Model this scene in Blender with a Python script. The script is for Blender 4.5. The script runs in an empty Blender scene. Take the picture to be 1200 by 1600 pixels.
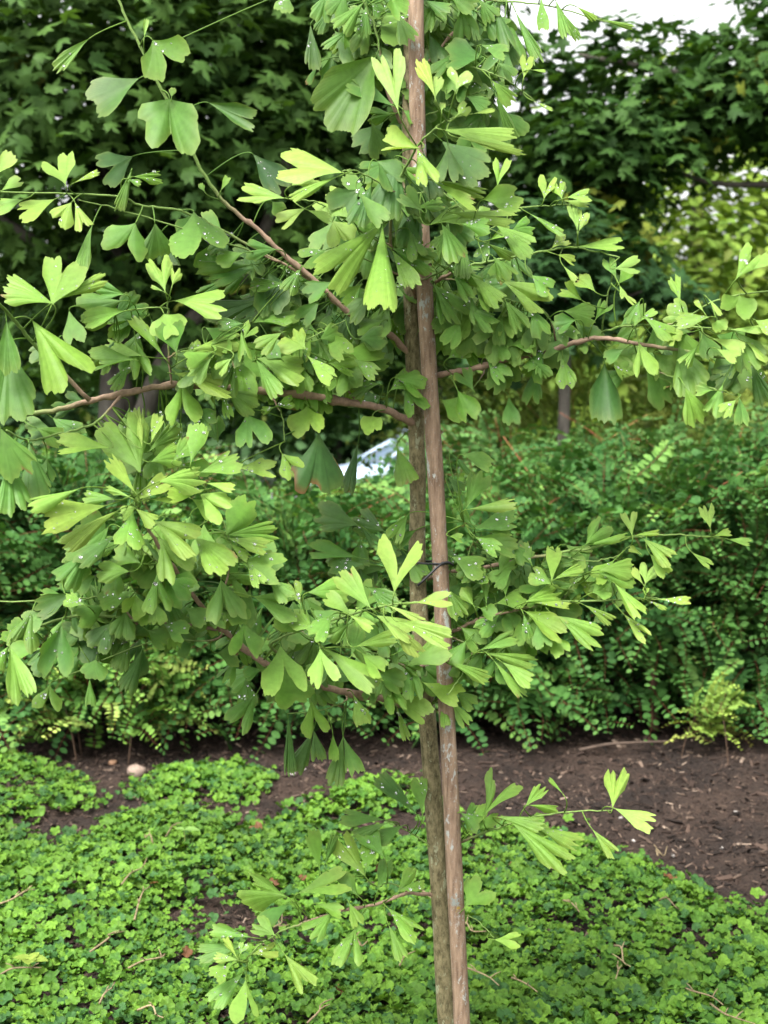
import bpy, math, random
import numpy as np
from mathutils import Vector

R = math.radians
random.seed(7)
rng = np.random.default_rng(11)
scene = bpy.context.scene
COL = scene.collection

# ------------------------------------------------------------------ camera, sky, sun, exposure
CAM = np.array([0.0, 0.0, 1.35])
F, CX, CY, HOR = 2000.0, 600.0, 800.0, 640.0
PITCH = math.atan((CY - HOR) / F)
cam_d = bpy.data.cameras.new('camera')
cam = bpy.data.objects.new('camera', cam_d)
COL.objects.link(cam)
cam.location = CAM
cam.rotation_euler = (math.pi / 2 - PITCH, 0, 0)
cam_d.sensor_fit = 'VERTICAL'
cam_d.sensor_height = 17.3
cam_d.sensor_width = 17.3 * 0.75
cam_d.lens = F / 1600 * 17.3
cam_d.clip_start = 0.05
cam_d.clip_end = 2000
cam_d.dof.use_dof = True
cam_d.dof.focus_distance = 2.28
cam_d.dof.aperture_fstop = 2.7
cam_d.dof.aperture_blades = 0
scene.camera = cam

SUN_ELEV, SUN_AZ = R(58), R(215)      # azimuth from +Y, clockwise: behind the camera, to the left
world = bpy.data.worlds.new('World')
scene.world = world
world.use_nodes = True
wn, wl = world.node_tree.nodes, world.node_tree.links
wn.clear()
sky = wn.new('ShaderNodeTexSky')
sky.sky_type = 'NISHITA'
sky.sun_disc = False
sky.sun_elevation = SUN_ELEV
sky.sun_rotation = SUN_AZ
sky.dust_density = 5.0
sky.air_density = 1.0
hs = wn.new('ShaderNodeHueSaturation')
hs.inputs['Saturation'].default_value = 0.05
bg = wn.new('ShaderNodeBackground')
bg.inputs['Strength'].default_value = 0.13
wo = wn.new('ShaderNodeOutputWorld')
wl.new(sky.outputs[0], hs.inputs['Color'])
wl.new(hs.outputs[0], bg.inputs['Color'])
wl.new(bg.outputs[0], wo.inputs['Surface'])

sun_d = bpy.data.lights.new('sun', 'SUN')
sun_d.energy = 1.5
sun_d.angle = R(25)
sun_d.color = (1.0, 0.96, 0.90)
sun = bpy.data.objects.new('sun', sun_d)
COL.objects.link(sun)
sd = Vector((math.sin(SUN_AZ) * math.cos(SUN_ELEV), math.cos(SUN_AZ) * math.cos(SUN_ELEV), math.sin(SUN_ELEV)))
sun.rotation_euler = sd.to_track_quat('Z', 'Y').to_euler()
sun.location = (0, 0, 30)

scene.view_settings.view_transform = 'Standard'
scene.view_settings.look = 'None'
scene.view_settings.gamma = 1
scene.view_settings.exposure = 1.9
scene.render.engine = 'CYCLES'
scene.cycles.max_bounces = 6
scene.cycles.diffuse_bounces = 4
scene.cycles.glossy_bounces = 2
scene.cycles.transmission_bounces = 4

# ------------------------------------------------------------------ photograph pixels <-> world
FW = np.array([0, math.cos(PITCH), -math.sin(PITCH)])
UPV = np.array([0, math.sin(PITCH), math.cos(PITCH)])
RT = np.array([1.0, 0, 0])


def ray(px, py):
    px, py = np.asarray(px, float), np.asarray(py, float)
    return FW + ((px - CX) / F)[..., None] * RT + ((CY - py) / F)[..., None] * UPV


def P(px, py, d):
    r = ray(px, py)
    return CAM + r * (np.asarray(d, float) / r[..., 1])[..., None]


def PG(px, py, z=0.0):
    r = ray(px, py)
    return CAM + r * ((z - CAM[2]) / r[..., 2])[..., None]


# ------------------------------------------------------------------ mesh helpers
class MB:
    """collects vertices, faces, a colour per vertex and a 3-vector 'leafuv' per vertex"""

    def __init__(s):
        s.v, s.c, s.u, s.li, s.cnt, s.n = [], [], [], [], [], 0

    def add(s, verts, loops, counts, col, uv=None):
        verts = np.asarray(verts, float).reshape(-1, 3)
        k = len(verts)
        s.v.append(verts)
        col = np.asarray(col, float)
        s.c.append(np.broadcast_to(col, (k, 3)) if col.ndim == 1 else col)
        s.u.append(np.zeros((k, 3)) if uv is None else np.asarray(uv, float))
        s.li.append(np.asarray(loops, np.int64).ravel() + s.n)
        s.cnt.append(np.asarray(counts, np.int64).ravel())
        s.n += k

    def faces(s, verts, faces, col, uv=None):
        s.add(verts, np.concatenate([np.asarray(f) for f in faces]), [len(f) for f in faces], col, uv)

    def tube(s, pts, rad, col, sides=8, prof=None, cap=True):
        pts = np.asarray(pts, float)
        n = len(pts)
        rad = np.broadcast_to(np.asarray(rad, float), (n,))
        col = np.asarray(col, float)
        if col.ndim == 1:
            col = np.tile(col, (n, 1))
        t = np.gradient(pts, axis=0)
        t /= np.linalg.norm(t, axis=1)[:, None] + 1e-9
        ref = np.array([0, 1.0, 0]) if abs(t[0][1]) < .9 else np.array([1.0, 0, 0])
        a = np.cross(t, ref)
        a /= np.linalg.norm(a, axis=1)[:, None] + 1e-9
        b = np.cross(t, a)
        th = np.linspace(0, 2 * np.pi, sides, endpoint=False)
        pr = np.ones(sides) if prof is None else prof(th)
        ring = (np.cos(th) * pr)[None, :, None] * a[:, None] + (np.sin(th) * pr)[None, :, None] * b[:, None]
        v = (pts[:, None] + ring * rad[:, None, None]).reshape(-1, 3)
        i, j = np.meshgrid(np.arange(n - 1), np.arange(sides), indexing='ij')
        j2 = (j + 1) % sides
        q = np.stack([i * sides + j, i * sides + j2, (i + 1) * sides + j2, (i + 1) * sides + j], -1).reshape(-1, 4)
        L, C = [q.ravel()], [np.full(len(q), 4)]
        if cap:
            L += [np.arange(sides)[::-1], (n - 1) * sides + np.arange(sides)]
            C += [[sides], [sides]]
        s.add(v, np.concatenate(L), np.concatenate(C), np.repeat(col, sides, 0))

    def scatter(s, tmpl, M, T, col, vcol=None):
        """tmpl=(verts, loops, counts[, mult]); M (N,3,3) row-wise axes, T (N,3), col (N,3)"""
        tv, tl, tc = tmpl[:3]
        N, k = len(T), len(tv)
        if N == 0:
            return
        v = np.einsum('kj,nji->nki', tv, M) + T[:, None]
        c = np.repeat(col[:, None], k, 1)
        if len(tmpl) > 3 and tmpl[3] is not None:
            mul, fix = tmpl[3]
            c = c * mul[None]
            if fix is not None:
                m = fix[:, 0] >= 0
                c[:, m] = fix[m]
        loops = (np.asarray(tl)[None] + (np.arange(N) * k)[:, None]).ravel()
        s.add(v.reshape(-1, 3), loops, np.tile(tc, N), c.reshape(-1, 3))

    def build(s, name, mat, parent=None, smooth=True):
        me = bpy.data.meshes.new(name)
        v = np.concatenate(s.v)
        li = np.concatenate(s.li)
        cnt = np.concatenate(s.cnt)
        me.vertices.add(len(v))
        me.vertices.foreach_set('co', v.astype(np.float32).ravel())
        me.loops.add(len(li))
        me.loops.foreach_set('vertex_index', li.astype(np.int32))
        me.polygons.add(len(cnt))
        st = np.concatenate([[0], np.cumsum(cnt)[:-1]])
        me.polygons.foreach_set('loop_start', st.astype(np.int32))
        me.polygons.foreach_set('loop_total', cnt.astype(np.int32))
        me.polygons.foreach_set('use_smooth', np.full(len(cnt), smooth))
        ca = me.attributes.new('Col', 'FLOAT_COLOR', 'POINT')
        c = np.concatenate(s.c)
        ca.data.foreach_set('color', np.concatenate([c, np.ones((len(c), 1))], 1).astype(np.float32).ravel())
        ua = me.attributes.new('leafuv', 'FLOAT_VECTOR', 'POINT')
        ua.data.foreach_set('vector', np.concatenate(s.u).astype(np.float32).ravel())
        me.update(calc_edges=True)
        me.materials.append(mat)
        o = bpy.data.objects.new(name, me)
        COL.objects.link(o)
        if parent is not None:
            o.parent = parent
            o.location = -parent.location
            # parents are never rotated or scaled: subtracting the location keeps world coordinates
            if parent.parent is not None:
                o.location = -(parent.location + parent.parent.location)
        return o


def empty(name, loc):
    o = bpy.data.objects.new(name, None)
    o.empty_display_size = 0.05
    o.location = loc
    COL.objects.link(o)
    return o


def tag(o, label=None, cat=None, group=None, kind=None):
    if label: o['label'] = label
    if cat: o['category'] = cat
    if group: o['group'] = group
    if kind: o['kind'] = kind
    return o


def catmull(pts, n):
    p = np.asarray(pts, float)
    p = np.vstack([2 * p[0] - p[1], p, 2 * p[-1] - p[-2]])
    out = []
    segs = len(p) - 3
    for t in np.linspace(0, segs, n):
        i = min(int(t), segs - 1)
        u = t - i
        a, b, c, d = p[i], p[i + 1], p[i + 2], p[i + 3]
        out.append(.5 * (2 * b + (c - a) * u + (2 * a - 5 * b + 4 * c - d) * u * u + (3 * b - a - 3 * c + d) * u ** 3))
    return np.array(out)


def unit(v):
    v = np.asarray(v, float)
    return v / (np.linalg.norm(v, axis=-1, keepdims=True) + 1e-12)


def frames(z, spin):
    """(N,3,3) rows x,y,z axes with the given normals and random spin"""
    z = unit(z)
    ref = np.where(np.abs(z[:, 2:3]) < .95, np.array([[0, 0, 1.0]]), np.array([[1.0, 0, 0]]))
    x = unit(np.cross(ref, z))
    y = np.cross(z, x)
    c, s_ = np.cos(spin)[:, None], np.sin(spin)[:, None]
    return np.stack([x * c + y * s_, -x * s_ + y * c, z], 1)


def frames_xz(x, z):
    x = unit(x)
    y = unit(np.cross(z, x))
    z = np.cross(x, y)
    return np.stack([x, y, z], 1)


def vnoise(x, y, seed=0, sc=1.0):
    r = np.random.default_rng(seed)
    o = np.zeros_like(x, float)
    for k in range(7):
        a = r.uniform(0, 2 * np.pi)
        f = sc * (0.6 + 0.35 * k)
        o += np.sin((x * np.cos(a) + y * np.sin(a)) * f + r.uniform(0, 6.28)) / (1 + .25 * k)
    return o / 3.2


# ------------------------------------------------------------------ materials
def new_mat(name):
    m = bpy.data.materials.new(name)
    m.use_nodes = True
    n, l = m.node_tree.nodes, m.node_tree.links
    n.clear()
    out = n.new('ShaderNodeOutputMaterial')
    return m, n, l, out


def ramp(n, stops):
    r = n.new('ShaderNodeValToRGB')
    el = r.color_ramp.elements
    while len(el) < len(stops):
        el.new(0.5)
    for e, (p, c) in zip(el, stops):
        e.position = p
        e.color = (*c, 1) if len(c) == 3 else c
    return r


def noise(n, l, vec, scale, detail=4, rough=.55, vscale=None):
    t = n.new('ShaderNodeTexNoise')
    t.inputs['Scale'].default_value = scale
    t.inputs['Detail'].default_value = detail
    t.inputs['Roughness'].default_value = rough
    if vscale:
        mp = n.new('ShaderNodeMapping')
        mp.inputs['Scale'].default_value = vscale
        l.new(vec, mp.inputs['Vector'])
        l.new(mp.outputs[0], t.inputs['Vector'])
    else:
        l.new(vec, t.inputs['Vector'])
    return t


def mixc(n, l, fac, a, b, mode='MIX'):
    m = n.new('ShaderNodeMix')
    m.data_type = 'RGBA'
    m.blend_type = mode
    for sock, val in ((m.inputs[0], fac), (m.inputs[6], a), (m.inputs[7], b)):
        if hasattr(val, 'links'):
            l.new(val, sock)
        elif isinstance(val, tuple):
            sock.default_value = (*val, 1)
        else:
            sock.default_value = val
    return m.outputs[2]


def leaf_material(name, trans=.3, rough=.45, spec=.4, veins=False, mottling=.25, nscale=60):
    m, n, l, out = new_mat(name)
    at = n.new('ShaderNodeAttribute')
    at.attribute_name = 'Col'
    tc = n.new('ShaderNodeTexCoord')
    nz = noise(n, l, tc.outputs['Object'], nscale, 3)
    rp = ramp(n, [(.3, (1 - mottling,) * 3), (.7, (1 + mottling,) * 3)])
    l.new(nz.outputs[0], rp.inputs[0])
    c = mixc(n, l, 1.0, at.outputs['Color'], rp.outputs[0], 'MULTIPLY')
    pb = n.new('ShaderNodeBsdfPrincipled')
    pb.inputs['Roughness'].default_value = rough
    pb.inputs['Specular IOR Level'].default_value = spec
    if veins:
        uv = n.new('ShaderNodeAttribute')
        uv.attribute_name = 'leafuv'
        sp = n.new('ShaderNodeSeparateXYZ')
        l.new(uv.outputs['Vector'], sp.inputs[0])
        mu = n.new('ShaderNodeMath'); mu.operation = 'MULTIPLY'; mu.inputs[1].default_value = 210
        l.new(sp.outputs[0], mu.inputs[0])
        si = n.new('ShaderNodeMath'); si.operation = 'SINE'
        l.new(mu.outputs[0], si.inputs[0])
        mr = n.new('ShaderNodeMapRange')
        mr.inputs[1].default_value = -1; mr.inputs[2].default_value = 1
        mr.inputs[3].default_value = .95; mr.inputs[4].default_value = 1.03
        l.new(si.outputs[0], mr.inputs[0])
        c = mixc(n, l, 1.0, c, mr.outputs[0], 'MULTIPLY')
        bp = n.new('ShaderNodeBump')
        bp.inputs['Strength'].default_value = .3
        bp.inputs['Distance'].default_value = .0002
        l.new(si.outputs[0], bp.inputs['Height'])
        l.new(bp.outputs[0], pb.inputs['Normal'])
    l.new(c, pb.inputs['Base Color'])
    tr = n.new('ShaderNodeBsdfTranslucent')
    tcol = mixc(n, l, 1.0, c, (1.25, 1.25, .55), 'MULTIPLY')
    l.new(tcol, tr.inputs['Color'])
    mx = n.new('ShaderNodeMixShader')
    mx.inputs[0].default_value = trans
    l.new(pb.outputs[0], mx.inputs[1]); l.new(tr.outputs[0], mx.inputs[2])
    l.new(mx.outputs[0], out.inputs['Surface'])
    return m


def bark_material(name, dark, lite, lichen=None, scale=30, stretch=(1, 1, .12), use_attr=False, bump=.6, lich_amt=.58, spots=()):
    m, n, l, out = new_mat(name)
    tc = n.new('ShaderNodeTexCoord')
    vec = tc.outputs['Object']
    nz = noise(n, l, vec, scale, 6, .65, stretch)
    rp = ramp(n, [(.32, dark), (.68, lite)])
    l.new(nz.outputs[0], rp.inputs[0])
    c = rp.outputs[0]
    if use_attr:
        at = n.new('ShaderNodeAttribute')
        at.attribute_name = 'Col'
        c = mixc(n, l, 1.0, c, at.outputs['Color'], 'MULTIPLY')
    if lichen:
        n2 = noise(n, l, vec, scale * .42, 5, .75, (1, 1, .5))
        r2 = ramp(n, [(lich_amt, (0, 0, 0)), (lich_amt + .05, (1, 1, 1))])
        l.new(n2.outputs[0], r2.inputs[0])
        c = mixc(n, l, r2.outputs[0], c, lichen)
        n3 = noise(n, l, vec, scale * 3.2, 3, .6)
        r3 = ramp(n, [(.62, (0, 0, 0)), (.7, (.7, .7, .7))])
        l.new(n3.outputs[0], r3.inputs[0])
        c = mixc(n, l, r3.outputs[0], c, lichen)
    for (pos, rad, colr) in spots:
        vd = n.new('ShaderNodeVectorMath'); vd.operation = 'DISTANCE'
        l.new(vec, vd.inputs[0]); vd.inputs[1].default_value = pos
        n4 = noise(n, l, vec, 260, 5, .7)
        ad = n.new('ShaderNodeMath'); ad.operation = 'MULTIPLY_ADD'
        l.new(n4.outputs[0], ad.inputs[0]); ad.inputs[1].default_value = rad * 4.5
        l.new(vd.outputs['Value'], ad.inputs[2])
        lt = n.new('ShaderNodeMath'); lt.operation = 'LESS_THAN'
        l.new(ad.outputs[0], lt.inputs[0]); lt.inputs[1].default_value = rad * 2.75
        c = mixc(n, l, lt.outputs[0], c, colr)
    pb = n.new('ShaderNodeBsdfPrincipled')
    pb.inputs['Roughness'].default_value = .8
    pb.inputs['Specular IOR Level'].default_value = .25
    l.new(c, pb.inputs['Base Color'])
    bp = n.new('ShaderNodeBump')
    bp.inputs['Strength'].default_value = bump
    bp.inputs['Distance'].default_value = .002
    l.new(nz.outputs[0], bp.inputs['Height'])
    l.new(bp.outputs[0], pb.inputs['Normal'])
    l.new(pb.outputs[0], out.inputs['Surface'])
    return m


def plain(name, col, rough=.6, spec=.4, metal=0, attr=False, trans=0, var=.15, nscale=40):
    m, n, l, out = new_mat(name)
    pb = n.new('ShaderNodeBsdfPrincipled')
    tc = n.new('ShaderNodeTexCoord')
    nz = noise(n, l, tc.outputs['Object'], nscale, 4)
    rp = ramp(n, [(.3, (1 - var,) * 3), (.7, (1 + var,) * 3)])
    l.new(nz.outputs[0], rp.inputs[0])
    if attr:
        at = n.new('ShaderNodeAttribute'); at.attribute_name = 'Col'
        src = at.outputs['Color']
    else:
        src = col
    c = mixc(n, l, 1.0, src, rp.outputs[0], 'MULTIPLY')
    l.new(c, pb.inputs['Base Color'])
    pb.inputs['Roughness'].default_value = rough
    pb.inputs['Specular IOR Level'].default_value = spec
    pb.inputs['Metallic'].default_value = metal
    pb.inputs['Transmission Weight'].default_value = trans
    pb.inputs['IOR'].default_value = 1.33 if trans else 1.45
    l.new(pb.outputs[0], out.inputs['Surface'])
    return m


M_GINKGO = leaf_material('ginkgo_leaf', .34, .5, .28, True, .12, 90)
M_HEDGE = leaf_material('hedge_leaf', .22, .6, .14, False, .2, 40)
M_MAPLE = leaf_material('maple_leaf', .25, .6, .12, False, .2, 20)
M_COVER = leaf_material('groundcover_leaf', .22, .6, .18, False, .25, 120)
M_TWIG = bark_material('twig_bark', (.75, .75, .75), (1.25, 1.25, 1.25), None, 120, (1, 1, 1), True, .5)
M_TRUNK = bark_material('ginkgo_bark', (.055, .047, .020), (.255, .215, .115), (.28, .29, .18), 130, (1, 1, .45), False, .8, .575)
M_MAPLEBARK = bark_material('maple_bark', (.045, .04, .032), (.13, .115, .095), (.16, .17, .13), 14, (1, 1, .25), False, .8, .64)
M_WATER = plain('rain_water', (1, 1, 1), .03, 1.0, 0, False, .94, 0)
M_BLACK = plain('black_plastic', (.012, .012, .014), .45, .5)


# ------------------------------------------------------------------ ground
def ground_z(x, y):
    s = np.clip((y - 9.0) / 4.5, 0, 1)
    base = -0.6 * s * s * (3 - 2 * s)
    near = np.exp(-((y - 4) / 6) ** 2)
    return base + near * (.018 * vnoise(x, y, 3, 3.5) + .010 * vnoise(x, y, 4, 11) + .009 * vnoise(x, y, 5, 37) + .004 * vnoise(x, y, 6, 90))


def build_ground():
    ys = np.concatenate([np.linspace(-30, 1.4, 12)[:-1], np.linspace(1.4, 7, 300)[:-1], np.linspace(7, 16, 40)[:-1],
                         np.geomspace(16, 600, 20)])
    xs = np.concatenate([-np.geomspace(500, 3.6, 22)[:-1], np.linspace(-3.6, 3.6, 330)[:-1], np.geomspace(3.6, 500, 22)])
    X, Y = np.meshgrid(xs, ys)
    Z = ground_z(X, Y)
    v = np.stack([X, Y, Z], -1).reshape(-1, 3)
    ny, nx = X.shape
    i, j = np.meshgrid(np.arange(ny - 1), np.arange(nx - 1), indexing='ij')
    q = np.stack([i * nx + j, i * nx + j + 1, (i + 1) * nx + j + 1, (i + 1) * nx + j], -1).reshape(-1, 4)
    b = MB()
    b.add(v, q.ravel(), np.full(len(q), 4), (.05, .04, .03))
    m, n, l, out = new_mat('mulched_soil')
    tc = n.new('ShaderNodeTexCoord')
    vec = tc.outputs['Object']
    n1 = noise(n, l, vec, 3.0, 4)
    n2 = noise(n, l, vec, 90, 6, .7)
    n3 = noise(n, l, vec, 260, 3, .7)
    r1 = ramp(n, [(.3, (.012, .008, .0065)), (.7, (.070, .048, .037))])
    l.new(n2.outputs[0], r1.inputs[0])
    r2 = ramp(n, [(.35, (.6, .6, .62)), (.68, (1.5, 1.4, 1.3))])
    l.new(n1.outputs[0], r2.inputs[0])
    c = mixc(n, l, 1.0, r1.outputs[0], r2.outputs[0], 'MULTIPLY')
    r3 = ramp(n, [(.66, (0, 0, 0)), (.74, (1, 1, 1))])
    l.new(n3.outputs[0], r3.inputs[0])
    c = mixc(n, l, r3.outputs[0], c, (.09, .065, .048))
    # lawn beyond the hedge
    sp = n.new('ShaderNodeSeparateXYZ'); l.new(vec, sp.inputs[0])
    mr = n.new('ShaderNodeMapRange'); mr.inputs[1].default_value = 8.0; mr.inputs[2].default_value = 8.8
    l.new(sp.outputs[1], mr.inputs[0])
    c = mixc(n, l, mr.outputs[0], c, (.05, .10, .03))
    pb = n.new('ShaderNodeBsdfPrincipled')
    pb.inputs['Roughness'].default_value = .9
    pb.inputs['Specular IOR Level'].default_value = .25
    l.new(c, pb.inputs['Base Color'])
    bp = n.new('ShaderNodeBump'); bp.inputs['Strength'].default_value = .9; bp.inputs['Distance'].default_value = .03
    l.new(n2.outputs[0], bp.inputs['Height']); l.new(bp.outputs[0], pb.inputs['Normal'])
    l.new(pb.outputs[0], out.inputs['Surface'])
    tag(b.build('ground', m), kind='structure')


build_ground()

# parking lot far beyond the hedge
b = MB()
b.faces([(-14, 17, -.596), (12, 17, -.596), (12, 30, -.596), (-14, 30, -.596)], [(0, 1, 2, 3)], (.2, .2, .2))
tag(b.build('parking_lot', plain('asphalt', (.10, .10, .105), .85, .2, var=.25, nscale=8)), kind='structure')


# ------------------------------------------------------------------ mulch chips
def build_mulch():
    N = 70000
    x = rng.uniform(-2.6, 2.6, N); y = rng.uniform(2.3, 5.9, N)
    z = ground_z(x, y) + rng.uniform(.001, .008, N)
    L = rng.gamma(1.5, .0058, N) + .003
    L = np.where(rng.random(N) < .05, L * 2.1, L)
    W = L * rng.uniform(.12, .45, N)
    H = W * .35
    tv = np.array([(-.5, -.5, -.5), (.5, -.35, -.5), (.5, .35, -.5), (-.5, .5, -.5), (-.45, -.4, .5), (.42, -.3, .5), (.42, .3, .5), (-.45, .4, .5)], float)
    tl = [0, 3, 2, 1, 4, 5, 6, 7, 0, 1, 5, 4, 1, 2, 6, 5, 2, 3, 7, 6, 3, 0, 4, 7]
    nrm = np.stack([rng.normal(0, .5, N), rng.normal(0, .5, N), np.ones(N)], 1)
    M = frames(nrm, rng.uniform(0, 6.28, N)) * np.stack([L, W, H], 1)[:, :, None]
    pal = np.array([(.014, .010, .008), (.032, .021, .016), (.062, .041, .031), (.105, .074, .055), (.22, .165, .125)])
    c = pal[rng.choice(5, N, p=[.32, .32, .22, .11, .03])] * rng.uniform(.8, 1.2, (N, 1))
    b = MB()
    b.scatter((tv, tl, [4] * 6), M, np.stack([x, y, z], 1), c)
    o = b.build('mulch', plain('wood_chips', (.1, .07, .05), .85, .2, attr=True), smooth=False)
    tag(o, 'dark brown bark mulch chips strewn over the bare soil', 'mulch', kind='stuff')


build_mulch()

# ------------------------------------------------------------------ ground cover (creeping bramble)
def in_poly(x, y, poly):
    poly = np.asarray(poly)
    ins = np.zeros(len(x), bool)
    j = len(poly) - 1
    for i in range(len(poly)):
        xi, yi = poly[i]; xj, yj = poly[j]
        c = ((yi > y) != (yj > y)) & (x < (xj - xi) * (y - yi) / (yj - yi + 1e-12) + xi)
        ins ^= c
        j = i
    return ins


def gpoly(px):
    a = np.array(px, float)
    return PG(a[:, 0], a[:, 1], .03)[:, :2]


COVER = [gpoly(p) for p in (
    [(-900, 1288), (0, 1290), (60, 1302), (150, 1300), (185, 1262), (260, 1252), (330, 1268), (400, 1282), (470, 1276), (560, 1292), (640, 1300),
     (720, 1285), (770, 1290), (830, 1288), (900, 1298), (960, 1312), (1020, 1345), (1060, 1362), (1110, 1398), (1150, 1420), (1200, 1432),
     (1500, 1560), (1700, 1750), (2000, 2300), (-1500, 2300)],
    [(-900, 1172), (0, 1174), (60, 1184), (110, 1204), (150, 1235), (165, 1252), (60, 1262), (0, 1275), (-900, 1280)],
    [(195, 1218), (255, 1196), (330, 1183), (400, 1196), (420, 1225), (385, 1250), (300, 1240), (220, 1238), (168, 1226)],
    [(470, 1252), (520, 1232), (590, 1213), (650, 1220), (660, 1262), (600, 1265), (540, 1256), (430, 1280)])]
HOLES = [gpoly(p) for p in (
    [(282, 1332), (318, 1316), (326, 1372), (300, 1382)],
    [(305, 1398), (350, 1385), (400, 1420), (412, 1452), (340, 1442), (300, 1424)],
    [(485, 1500), (560, 1498), (575, 1520), (500, 1528)],
    [(1180, 1560), (1210, 1555), (1215, 1575), (1190, 1580)])]


def cover_mask(x, y, jit=.03):
    xx = x + rng.normal(0, jit, len(x)); yy = y + rng.normal(0, jit * 1.3, len(x))
    m = np.zeros(len(x), bool)
    for p in COVER: m |= in_poly(xx, yy, p)
    for p in HOLES: m &= ~in_poly(xx, yy, p)
    return m


def cover_leaf(seed):
    r = np.random.default_rng(seed)
    K = 20
    th = np.linspace(0, 2 * np.pi, K, endpoint=False)
    d = np.abs(((th + np.pi) % (2 * np.pi)) - np.pi)
    rad = .5 * (.95 + .07 * np.cos(5 * th) + .03 * np.cos(10 * th + r.uniform(0, 6)))
    rad *= np.where(np.abs(d - np.pi) < .35, .45, 1)
    zo = .10 * np.sin(5 * th + r.uniform(-.4, .4)) + r.uniform(-.04, .04, K) + .12
    mid = .55
    v = [(0, 0, -.05)]
    v += [(np.cos(t) * q * mid, np.sin(t) * q * mid, .03 + .035 * np.cos(5 * t)) for t, q in zip(th, rad)]
    v += [(np.cos(t) * q, np.sin(t) * q, z - .04) for t, q, z in zip(th, rad, zo)]
    L, C = [], []
    for i in range(K):
        j = (i + 1) % K
        L += [0, 1 + i, 1 + j]; C.append(3)
        L += [1 + i, 1 + K + i, 1 + K + j, 1 + j]; C.append(4)
    mul = np.ones((len(v), 3)); mul[0] = .8; mul[1 + K:] = (1.12, 1.10, 1.0)
    return (np.array(v), L, C, (mul, None))


def build_cover():
    N = 84000
    x = rng.uniform(-2.3, 2.5, N); y = rng.uniform(2.05, 5.4, N)
    keep = cover_mask(x, y)
    x, y = x[keep], y[keep]
    dens = vnoise(x, y, 21, 9)
    k = rng.random(len(x)) < np.clip(.68 + .35 * dens, .22, 1)
    x, y = x[k], y[k]
    n = len(x)
    mound = .036 + .022 * vnoise(x, y, 22, 7) + .018 * vnoise(x, y, 23, 22)
    lay = rng.random(n)
    z = ground_z(x, y) + np.maximum(.008, mound * (.25 + .85 * lay))
    size = rng.uniform(.019, .046, n) * (1 + .25 * vnoise(x, y, 24, 5))
    nrm = np.stack([rng.normal(0, .38, n), rng.normal(-.15, .38, n), np.ones(n)], 1)
    M = frames(nrm, rng.uniform(0, 6.28, n)) * size[:, None, None]
    tone = rng.random(n)[:, None]
    c = np.array([.044, .116, .015]) * (1 - tone) + np.array([.102, .204, .022]) * tone
    old = rng.random(n) < .22
    c[old] = np.array([.032, .090, .022])
    yel = rng.random(n) < .003
    c[yel] = np.array([.13, .06, .028])
    c *= (1 + .18 * vnoise(x, y, 25, 6))[:, None] * rng.uniform(.85, 1.15, (n, 1))
    b = MB()
    which = rng.integers(0, 6, n)
    T = np.stack([x, y, z], 1)
    for t in range(6):
        s = which == t
        b.scatter(cover_leaf(t + 1), M[s], T[s], c[s])
    o = b.build('groundcover', M_COVER)
    tag(o, 'low creeping green groundcover with small crinkled lobed leaves', 'groundcover', kind='stuff')
    # the tan runners that show between the leaves, in the photograph's places
    rb = MB()
    spots = [(190, 1375, 230, 1340), (0, 1405, 55, 1390), (200, 1505, 258, 1490), (210, 1430, 235, 1385), (140, 1480, 195, 1455), (0, 1515, 65, 1512),
             (660, 1385, 700, 1420), (730, 1505, 780, 1540), (800, 1520, 840, 1550), (880, 1400, 905, 1425), (1060, 1530, 1130, 1570),
             (1110, 1560, 1180, 1600), (700, 1440, 760, 1455), (960, 1470, 985, 1510), (965, 1500, 962, 1530), (250, 1305, 275, 1290), (690, 1560, 720, 1595),
             (155, 1560, 175, 1545), (215, 1570, 255, 1590), (480, 1590, 520, 1560), (540, 1460, 575, 1470), (1030, 1400, 1060, 1420), (850, 1340, 875, 1360)]
    for k in range(4):
        q = (rng.uniform(0, 1200), rng.uniform(1300, 1600))
        spots.append((q[0], q[1], q[0] + rng.uniform(-35, 35), q[1] + rng.uniform(-12, 12)))
    for (x0, y0, x1, y1) in spots:
        a, e = PG(x0, y0, .055), PG(x1, y1, .06)
        a[2] -= .012
        m1 = a * .65 + e * .35 + rng.normal(0, .008, 3)
        m2 = a * .35 + e * .65 + rng.normal(0, .008, 3)
        m1[2] += .008
        pts = catmull([a, m1, m2, e], 14)
        cc = np.array([.23, .175, .10]) * rng.uniform(.6, 1.2)
        rb.tube(pts, np.linspace(.0026, .0012, 14), cc, 6)
        for q in (5, 9):
            tip = pts[q] + np.array([rng.normal(0, .014), rng.normal(0, .014), .012])
            rb.tube(np.array([pts[q], (pts[q] + tip) / 2 + [0, 0, .002], tip]), np.array([.0016, .0013, .0008]), cc * 1.1, 5)
    tag(rb.build('runner', M_TWIG, o), kind='stuff')


build_cover()


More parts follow.
